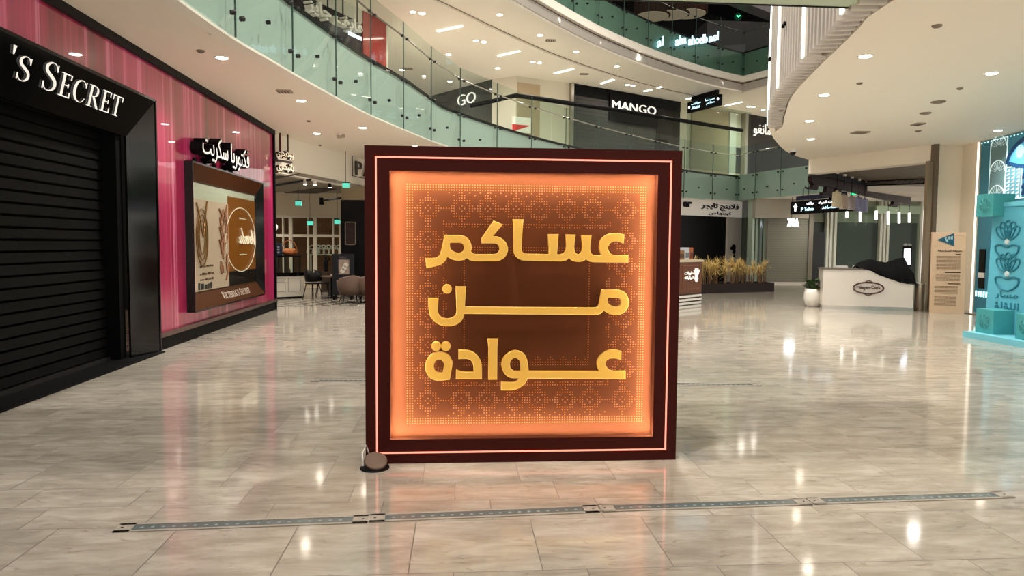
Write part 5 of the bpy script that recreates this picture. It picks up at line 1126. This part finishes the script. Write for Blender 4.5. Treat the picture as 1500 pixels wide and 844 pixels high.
def shell(cy, cz, s):
    q = MB()
    for k in range(5):
        a_ = math.radians(-52+26*k); w = .10*s/.4
        c1 = Vector((BX-.012, cy-math.sin(a_)*s*.55, cz+.08+math.cos(a_)*s*.50)); ax = Vector((0, -math.sin(a_), math.cos(a_))); sd = Vector((0, math.cos(a_), math.sin(a_)))
        q.tube([c1+ax*(s*.50*math.cos(z))+sd*(s*.25*math.sin(z)) for z in [2*math.pi*i/20 for i in range(21)]], .012, 5)
    q.tube([Vector((BX-.012, cy+s*y_, cz+s*z_)) for y_, z_ in spline([Vector(v) for v in ((-.85, -.18), (-.45, -.10), (0, -.22), (.45, -.10), (.85, -.18), (.78, -.5), (.4, -.78), (0, -.86), (-.4, -.78), (-.78, -.5), (-.85, -.18))], 4)], .016, 5)
    q.build('shell_outline', tline, t); MB().lathe([(s*.17, 0), (s*.16, .02), (s*.1, .035)], (BX-.002, cy, cz+.02), 20, (-1, 0, 0)).build('pearl', mat('pearl_white', (206, 222, 224), .25), t)
for py, s in ((356, .33), (403, .33)):
    q = atx(1476, py, BX); shell(q.y, q.z, s)
tx = MB()
for s, x0, x1, y0, y1 in ((ar('مسار'), 1457, 1491, 437, 425), (ar('اللؤلؤ'), 1456, 1492, 454, 441)):
    a = atx(x0, y0, BX-.005); b = atx(x1, y0, BX-.005); place2d(tx, text2d(s, .02, .01), a, (0, -1, 0), (0, 0, 1), w=a.y-b.y, h=atx(x0, y1, BX).z-a.z, depth=.006)
tx.build('lettering', tline, t)
ca_ = MB().tube([Vector((12.85, 17.3, .01)), Vector((12.8, 16.6, .01)), Vector((12.2, 15.8, .01)), Vector((11.4, 15.0, .01)), Vector((10.9, 13.6, .01)), Vector((10.8, 12.9, .01))], .012, 6).build('cable', mat('cable_grey', (92, 86, 78), .6)); tag(ca_, 'grey cable running on the floor from the beige board to the booth', 'cable')

# ------------------------------------------------------------------ cafe at the left
struct('floor_cafe', MB().prism([(-4.75, 18.9, 0), (-2.6, 19.4, 0), (-1.6, 21.5, 0), (-1.0, 27, 0), (-12, 27, 0), (-12, 18.9, 0)], (0, 0, .006)), check)
FL = [Vector((-4.75, 18.3, 0)), Vector((-4.4, 19.9, 0)), Vector((-3.75, 22.2, 0)), Vector((-3.1, 24.43, 0)), Vector((-2.0, 27.1, 0))]
struct('wall_cafe_fascia', MB().wall(FL, 3.45, CEIL, .25), cream2)
cg = mat('cafe_ceiling', (158, 146, 128), .6)
struct('ceiling_cafe', MB().prism([(p.x, p.y, 3.47) for p in FL]+[(-12, 27.1, 3.47), (-12, 18.3, 3.47)], (0, 0, .1)), cg)
for i, (pp) in enumerate((((402, 259), (440, 254), (402, 262.5)), ((402, 284.5), (465, 275), (492, 277), (455, 285), (402, 292)))):
    struct('trim_%d' % (23+i), MB().prism([atz(x, y, 3.465) for x, y in pp], (0, 0, -.02)), mat('ceiling_slot', (84, 74, 64), .6))
MB_ = MB().tube([atz(402, 272, 3.43), atz(455, 263.5, 3.43)], .03, 6).build('track_light', blackm); tag(MB_, 'black lighting track on the cafe ceiling', 'light track')
for i, (px, py) in enumerate(((447, 265), (461, 266), (483, 270))):
    c = atz(px, py, 3.42); t = thing('track_spot', ('left', 'middle', 'right')[i]+' small spotlight on the cafe ceiling', 'spotlight', tuple(c), 'spotlights on the cafe ceiling'); MB().lathe([(.05, -.1), (.05, .0), (.03, .05)], c, 10).build('lamp_body', whitep if i < 2 else blackm, t); MB().lathe([(.045, -.105), (.045, -.1)], c, 10).build('lens', lens_m, t)
cwY = 26.6; wc = mat('cafe_wall', (206, 188, 160), .6); zwt = aty(450, 317, cwY).z
wx0, wx1 = -12, aty(500, 350, cwY).x
struct('wall_cafe_back', MB().box((wx0, cwY, zwt), (wx1+1.2, cwY+.2, 3.47)), wc)
struct('wall_cafe_low', MB().box((wx0, cwY+.02, 0), (wx1+1.2, cwY+.2, .45)), wc)
struct('wall_cafe_beyond', MB().box((wx0, cwY+2.6, 0), (1, cwY+2.7, 3.4)), mat('brown_interior', (98, 66, 44), .5, noise=.5, nscale=1.2))
xs_ = [aty(px, 350, cwY).x for px in (388, 426, 461.5, 499)]; zmid = aty(450, 345.5, cwY).z
for i in range(3):
    fr = MB(); x0_, x1_ = xs_[i], xs_[i+1]
    for a_, b_ in (((x0_, zwt-.06), (x1_, zwt)), ((x0_, .45), (x1_, .52)), ((x0_, zmid-.05), (x1_, zmid+.05)), ((x0_+.002, .45), (x0_+.06, zwt-.002)), ((x1_-.06, .45), (x1_-.002, zwt-.002)), ((x0_+(x1_-x0_)*.68, .47), (x0_+(x1_-x0_)*.68+.05, zwt-.004))):
        vt = .012 if b_[1]-a_[1] > 1 else 0; fr.box((a_[0], cwY-.04-vt, a_[1]), (b_[0], cwY+.1+vt*.5, b_[1]))
    o = struct('window_%d' % (i+1), fr, mat('window_frame_cream', (206, 194, 172), .5))
    g_ = MB().box((x0_, cwY+.03, .5), (x1_, cwY+.04, zwt)).build('glass_pane', gl2, o)
sr = MB()
for k in range(6):
    c = aty(459+7.5*k, 371, cwY+.9); r = .24-.012*k
    sr.tube([c+Vector((r*math.cos(z), 0, .30*math.sin(z))) for z in [math.pi*i/12 for i in range(13)]], .022, 5); sr.tube([c+Vector((-.1+.5*r*math.cos(z), 0, .05+.12*math.sin(z))) for z in [2*math.pi*i/12 for i in range(13)]], .018, 5)
a = aty(454, 372, cwY+.9); b = aty(500, 372, cwY+.9); sr.box((a.x, cwY+.86, a.z-.04), (b.x, cwY+.94, a.z)); sr.box((a.x, cwY+.88, 0), (a.x+.06, cwY+.92, a.z)); sr.box((b.x-.06, cwY+.88, 0), (b.x, cwY+.92, a.z))
tag(sr.build('scroll_railing', whitep), 'white scrollwork railing seen through the cafe windows', 'railing')
# counter
C2 = atz(445, 436, 0); C1 = atz(403, 438, 0); cd = C2-C1; cd.z = 0; cd.normalize(); cn = Vector((-cd.y, cd.x, 0)); C1 = C2-cd*3.0
def cp(u, z, o=0): return Vector((C1.x, C1.y, 0))+cd*u+cn*o+Vector((0, 0, z))
ch = atp(440, 404, C1, C2).z
t = thing('counter', 'cream panelled cafe counter with black top', 'counter', (C1.x, C1.y, 0))
MB().obox(cp(0, .05), cd*3, cn*.8, (0, 0, ch-.05)).build('body', mat('counter_cream', (216, 208, 192), .4), t); MB().obox(cp(.03, 0, .04), cd*2.95, cn*.7, (0, 0, .05)).build('plinth', blackm, t)
MB().obox(cp(-.02, ch, -.03), cd*3.05, cn*.86, (0, 0, .10)).build('worktop', dark, t)
mo = MB()
for u0, u1, z0, z1 in ((1.98, 2.42, .2, .5), (1.98, 2.42, .54, ch-.06), (2.5, 2.9, .2, ch-.06), (1.4, 1.9, .2, ch-.06)):
    for a_ in ((u0, z0, u1, z0+.015), (u0, z1-.015, u1, z1), (u0, z0, u0+.015, z1), (u1-.015, z0, u1, z1)): mo.obox(cp(a_[0], a_[1], -.012), cd*(a_[2]-a_[0]), cn*.013, (0, 0, a_[3]-a_[1]))
mo.build('panel_moulding', mat('moulding_grey', (166, 158, 144), .5), t)
sz = atp(430, 375, C1, C2).z
t = thing('display_case', 'black-framed glass display shelf on the cafe counter', 'display case', tuple(cp(1.5, ch+.1, .4)))
MB().obox(cp(1.0, sz-.03, .1), cd*1.98, cn*.5, (0, 0, .04)).build('shelf', blackm, t)
po = MB()
for u in (1.2, 1.9, 2.45, 2.92):
    for o_ in (.12, .55): po.obox(cp(u, ch+.1, o_), cd*.03, cn*.03, (0, 0, sz-ch-.13))
po.each('post', blackm, t); MB().obox(cp(1.0, ch+.1, .1), cd*1.98, cn*.008, (0, 0, sz-ch-.13)).build('glass_pane', gl2, t)
a = atp(412, 374, C1, C2); u = (a-C1).to_2d().length
t = tag(MB().obox(cp(u-.13, sz+.01, .2), cd*.26, cn*.2, (0, 0, .36)).build('tin', mat('tin_navy', (40, 50, 70), .4), None, .02), 'dark blue upright tin with pale marks on the cafe display shelf', 'tin')
q = MB()
for k in range(3): q.obox(cp(u-.03, sz+.08+.08*k, .195), cd*.06, cn*.004, (0, 0, .05))
q.build('label_mark', mat('tin_mark', (170, 176, 180)), t)
a = atp(431, 374, C1, C2); u = (a-C1).to_2d().length; c = cp(u, sz+.01, .32)
t = thing('basket', 'copper-brown basket with a tall handle on the cafe display shelf', 'basket', tuple(c)); MB().lathe([(.16, 0), (.22, .05), (.25, .12), (.23, .12), (.15, .04), (.01, .03)], c, 18).build('bowl', mat('copper_weave', (150, 86, 50), .4, .3), t)
MB().tube([c+Vector((.22*math.cos(z), 0, .12+.34*math.sin(z))) for z in [math.pi*i/14 for i in range(15)]], .014, 6).build('handle', M['copper_weave'], t)
lo = MB()
for k in range(5): lo.lathe([(.01, -.1), (.05, -.06), (.055, .04), (.01, .1)], c+Vector((-.12+.06*k, .02*(k % 2), .15)), 8, (.3, 1, .3))
lo.each('bread', mat('bread_crust', (172, 106, 58), .7), t)
for i in range(5):
    c = cp(1.35+.33*i, ch+.10, .33); tag(MB().lathe([(.06, 0), (.07, .04), (.05, .1), (.02, .15)], c, 10).build('pastry', mat('pastry_dark', (92, 72, 60), .6)), ('first', 'second', 'third', 'fourth', 'fifth')[i]+' small dark item from the left inside the cafe display shelf', 'pastry', 'items inside the cafe display')
c = aty(401, 333, 21.5); t = thing('globe_lamp', 'white globe lamp half hidden behind the pink wall edge', 'pendant lamp', tuple(c)); MB().lathe([(.01, -.12), (.07, -.1), (.115, -.04), (.12, 0), (.115, .04), (.07, .1), (.02, .12)], c, 18).build('globe', mat('globe_white', (232, 226, 214), .3, emit=.25), t); MB().tube([c+Vector((0, 0, .12)), (c.x, c.y, 3.47)], .01, 5).build('cord', blackm, t)
# black column with framed picture, cafe sign
ccx0, ccx1 = aty(499.5, 350, 23.2).x, aty(541, 350, 23.2).x; zc_ = aty(515, 293, 23.2).z
struct('column_cafe', MB().box((ccx0, 23.2, 0), (ccx1, 24.0, zc_)), mat('column_black', (9, 8, 8), .4))
struct('column_cafe_cap', MB().box((ccx0+.02, 23.22, zc_), (ccx1-.02, 23.98, 3.47)), mat('cap_tan', (150, 134, 108), .6))
p0, p1 = aty(505.5, 359, 23.19), aty(521.5, 325, 23.19)
t = thing('picture_frame', 'small framed picture on the black cafe column', 'picture', tuple(p0)); f_ = MB()
for a_, b_ in (((p0.x, p0.z), (p1.x, p0.z+.03)), ((p0.x, p1.z-.03), (p1.x, p1.z)), ((p0.x, p0.z), (p0.x+.03, p1.z)), ((p1.x-.03, p0.z), (p1.x, p1.z))): f_.box((a_[0], 23.15, a_[1]), (b_[0], 23.2, b_[1]))
f_.build('frame', mat('frame_grey', (120, 112, 104), .4), t); MB().box((p0.x+.03, 23.17, p0.z+.03), (p1.x-.03, 23.19, p1.z-.03)).build('picture', mat('picture_brown', (52, 40, 36), .4, noise=.9, nscale=6), t)
a = aty(512.5, 258, 23); ow = MB(); zt_ = aty(513, 226.5, 23).z
t = thing('outline_sign', 'outlined cafe name in a thin dark frame on the cream fascia, beside the maroon sign', 'sign', tuple(a))
pdir = (FL[3]-FL[2]).normalized(); a = atp(512.5, 258, FL[2], FL[3])+Vector((pdir.y, -pdir.x, 0))*.06; zt_ = atp(513, 226.5, FL[2], FL[3]).z; wS = 3.4
for o_, u_, v_ in ((a, pdir*.03, (0, 0, zt_-a.z)), (Vector((a.x, a.y, zt_)), pdir*wS, (0, 0, .03)), (a, pdir*wS, (0, 0, .02)), (a+pdir*wS, pdir*.03, (0, 0, zt_-a.z))): ow.obox(o_, u_, Vector((pdir.y, -pdir.x, 0))*.03, v_)
ow.build('frame', mat('sign_bronze', (58, 46, 38), .4), t)
place2d(MB(), text2d('PAUL', .02, -.0, spacing=1.2), a+pdir*.25+Vector((0, 0, .06)), pdir, (0, 0, 1), w=wS-.5, h=(zt_-a.z)*.66, depth=.05).each('letter', mat('sign_bronze', (58, 46, 38)), t)
# hanging cafe letters at the pink wall's end
a = atp(401, 252, (-4.62, 18.8), (-3.4, 21.5)); hx = Vector((.42, .9, 0)).normalized(); o_ = Vector((-4.95, 18.75, 0)); tz = aty(412, 214, 18.7).z; bz_ = aty(412, 256, 18.7).z
t = thing('hanging_lettering', 'dark Arabic cafe lettering hung on two rods at the end of the pink wall', 'lettering', (o_.x, o_.y, bz_))
b0 = aty(403, 226, 18.45); b1 = aty(425, 238, 18.9); hx = (b1-b0).to_2d().to_3d(); Lh = hx.length; hx.normalize(); hn_ = Vector((hx.y, -hx.x, 0))
sgb = mat('sign_brown', (50, 38, 34), .4); sgc = mat('letter_cream', (222, 208, 186), .4)
for s, f0, f1, m_ in ((ar('بولانجري'), .48, .86, sgb), (ar('باتيسري'), .02, .40, sgb)):
    zz = bz_+(tz-bz_)*f0; q = place2d(MB(), text2d(s, .04, .03), Vector((b0.x, b0.y, zz))-hx*.06, hx, (0, 0, 1), w=Lh+.06, h=(tz-bz_)*(f1-f0), depth=.10).build('letters', m_, t)
    place2d(MB(), text2d(s, .02, .012), Vector((b0.x, b0.y, zz))-hx*.06+hn_*.1, hx, (0, 0, 1), w=Lh+.06, h=(tz-bz_)*(f1-f0), depth=.015).build('letter_face', sgc, q)
MB().obox(Vector((b0.x, b0.y, bz_+(tz-bz_)*.42))-hx*.06, hx*(Lh+.06), hn_*.08, (0, 0, .05)).build('rail', sgb, t)
for px, m_ in ((410.5, mat('red_rod', (84, 26, 28), .4)), (422, sgb)):
    q = atp(px, 225, b0, b1); MB().tube([(q.x, q.y, bz_+.4), (q.x, q.y, CEIL)], .03 if px < 415 else .02, 6).each('rod', m_, t)
ex = mat('exit_teal', (96, 214, 190), emit=.45)
for px, py, Y, l, top_ in ((506.5, 271.5, 22.0, 'teal exit sign under the cream fascia beside the black column', 4.44), (437, 298, 24, 'teal exit sign hanging inside the cafe at left', 3.47), (454, 327, 25.8, 'imitated reflection of a teal exit sign in the cafe windows', 3.47), (494, 325, 25.8, 'imitated reflection of a teal exit sign beside the black column top', 3.47)):  # last two panels stand in for reflections in the cafe windows
    c = aty(px, py, Y); t = thing('exit_sign', l, 'exit sign', tuple(c), 'teal exit signs and imitated sign reflections in the cafe'); MB().box((c.x-.10, Y, c.z-.07), (c.x+.10, Y+.05, c.z+.07)).build('panel', ex, t); MB().box((c.x-.1, Y-.0, c.z+.075), (c.x+.1, Y+.05, c.z+.1)).build('housing', blackm, t); MB().tube([(c.x, Y+.02, c.z+.1), (c.x, Y+.02, max(top_, 3.50))], .008, 5).each('rod', dsteel, t)
a, b = aty(471, 294, 25), aty(499, 290, 23.4); t = thing('bracket_lamp', 'black pipe bracket reaching out from the cafe column', 'bracket', tuple(a)); MB().tube([a, b], .03, 8).build('arm', blackm, t); MB().lathe([(.07, -.14), (.07, .1)], a, 10).build('end_cap', blackm, t)
# menu stand
c0_ = atz(503, 440, 0); Y = 21.4; p0, p1 = aty(487, 430, Y), aty(518.5, 372, Y)
t = thing('menu_stand', 'dark upright menu stand with a food picture beside the cafe column', 'menu stand', ((p0.x+p1.x)/2, Y, 0))
MB().box((p0.x, Y, .12), (p1.x, Y+.05, p1.z)).build('board', mat('menu_dark', (34, 34, 38), .4), t)
q0, q1 = aty(496, 402, Y), aty(511.5, 380.5, Y); MB().box((q0.x, Y-.006, q0.z), (q1.x, Y, q1.z)).build('food_picture', mat('food_print', (150, 132, 118), .4, noise=.6, nscale=9), t)
q = MB()
for k in range(3): q.lathe([(.07, 0), (.07, .004)], ((q0.x+q1.x)/2-.04+.05*k, Y-.006, q0.z+.1+.09*k), 12, (0, -1, 0))
q.build('plate_print', mat('plate_print', (206, 196, 184), .4), t)
place2d(MB(), text2d('PAUL', .02), (aty(497.5, 378.5, Y).x, Y-.002, aty(497.5, 378.5, Y).z), (1, 0, 0), (0, 0, 1), w=.2, h=.055, depth=.004).build('lettering', mat('frame_grey', (120, 112, 104)), t)
for x in (p0.x+.05, p1.x-.1): MB().box((x, Y-.2, 0), (x+.05, Y+.25, .12)).each('foot', blackm, t)
# armchairs
arm = mat('taupe_leather', (96, 78, 68), .45)
def armchair(loc, rz, label):
    t = thing('armchair', label, 'armchair', (0, 0, 0), 'taupe tub armchairs'); 
    s = MB(); n = 20; prof = []
    for k in range(n+1):
        a_ = math.radians(-20+220*k/n); hh = .78-.16*abs(math.cos(a_))**1.5*(1 if math.sin(a_) < .3 else .6)
        prof.append((a_, hh))
    vs = []; 
    for a_, hh in prof:
        for r, z in ((.29, .22), (.35, .40), (.375, hh-.03), (.355, hh), (.325, hh-.03), (.29, .42), (.27, .24)): vs.append((math.cos(a_)*r, math.sin(a_)*r, z))
    fs = [(7*i+k, 7*(i+1)+k, 7*(i+1)+(k+1) % 7, 7*i+(k+1) % 7) for i in range(n) for k in range(7)]+[tuple(range(7)), tuple(7*n+k for k in range(7))[::-1]]
    s.add(vs, fs, True); s.build('back_shell', arm, t)
    MB().lathe([(.27, .22), (.30, .26), (.30, .40), (.27, .44), (.001, .45)], (0, -.03, 0), 22).build('seat', arm, t)
    for sx in (-1, 1):
        for sy in (-1, 1): MB().tube([(sx*.2, sy*.2, .24), (sx*.25, sy*.25, 0)], [.02, .012], 6).build('leg', mat('leg_dark', (32, 26, 24), .4), t)
    t.location = loc; t.rotation_euler = (0, 0, rz); return t
q = atz(511, 445, .0); A1 = armchair((q.x, q.y+.25, .006), math.radians(200), 'taupe tub armchair at the cafe edge, left of the two')
q = atz(539, 445, 0); dup(A1, (q.x, q.y+.3, .006), math.radians(190), 'taupe tub armchair half hidden behind the maroon sign')
def cafe_chair(loc, rz, label):
    t = thing('cafe_chair', label, 'chair', (0, 0, 0), 'black cafe chairs'); bk_ = mat('chair_black', (20, 18, 18), .5)
    MB().lathe([(.21, .43), (.22, .45), (.21, .47), (.001, .475)], (0, 0, 0), 18).build('seat', bk_, t)
    s = MB(); vs = []
    for k in range(11):
        a_ = math.radians(10+160*k/10)
        for r, z in ((.215, .5), (.245, .86), (.225, .86), (.2, .5)): vs.append((math.cos(a_)*r, math.sin(a_)*r, z-.12*abs(math.cos(a_))**2*(1 if z > .6 else 0)))
    s.add(vs, [(4*i+k, 4*i+4+k, 4*i+4+(k+1) % 4, 4*i+(k+1) % 4) for i in range(10) for k in range(4)], True); s.build('backrest', bk_, t)
    for sx in (-1, 1):
        for sy in (-1, 1): MB().tube([(sx*.13, sy*.13, .44), (sx*.2, sy*.2, 0)], .013, 6).build('leg', bk_, t)
    t.location = loc; t.rotation_euler = (0, 0, rz); return t
q = atz(454, 439, 0); ch1 = cafe_chair((q.x, q.y+.4, .006), math.radians(150), 'black cafe chair next to the cream cafe counter')
q = atz(470, 438, 0); dup(ch1, (q.x, q.y+.3, .006), math.radians(95), 'black cafe chair left of the small round table')
q = atz(497, 436, 0); dup(ch1, (q.x-.15, q.y+.75, .006), math.radians(-60), 'black cafe chair behind the left taupe armchair')
q = atz(484, 437, 0); c = (q.x, q.y+.25, .006); zt_ = aty(484, 404.5, c[1]).z
t = thing('cafe_table', 'small round cafe table with a black pedestal', 'table', c); cv = Vector(c)
MB().lathe([(.33, zt_-.03), (.33, zt_-.006), (.32, zt_)], c, 28).build('tabletop', mat('tabletop_brown', (98, 78, 66), .3), t); MB().lathe([(.035, .02), (.035, zt_-.03)], c, 12).build('pedestal', blackm, t); MB().lathe([(.24, 0), (.24, .012), (.05, .03)], c, 24).build('base', blackm, t)
q = aty(477, 398, 24.6); t = thing('figurine', 'dark slender figurine on a plinth before the cafe windows', 'figurine', (q.x, 24.6, 0)); zf3 = aty(477, 398, 24.6).z
MB().box((q.x-.14, 24.5, .006), (q.x+.14, 24.75, zf3)).build('plinth', mat('plinth_wood', (70, 56, 46), .5), t)
MB().lathe([(.07, 0), (.06, .1), (.09, .28), (.06, .38), (.03, .42), (.055, .47), (.05, .54), (.01, .58)], (q.x, 24.62, zf3), 14).build('figure', blackm, t); MB().tube([(q.x, 24.62, zf3+.32), (q.x+.16, 24.6, zf3+.42), (q.x+.08, 24.58, zf3+.52)], .025, 6).build('arm', blackm, t)
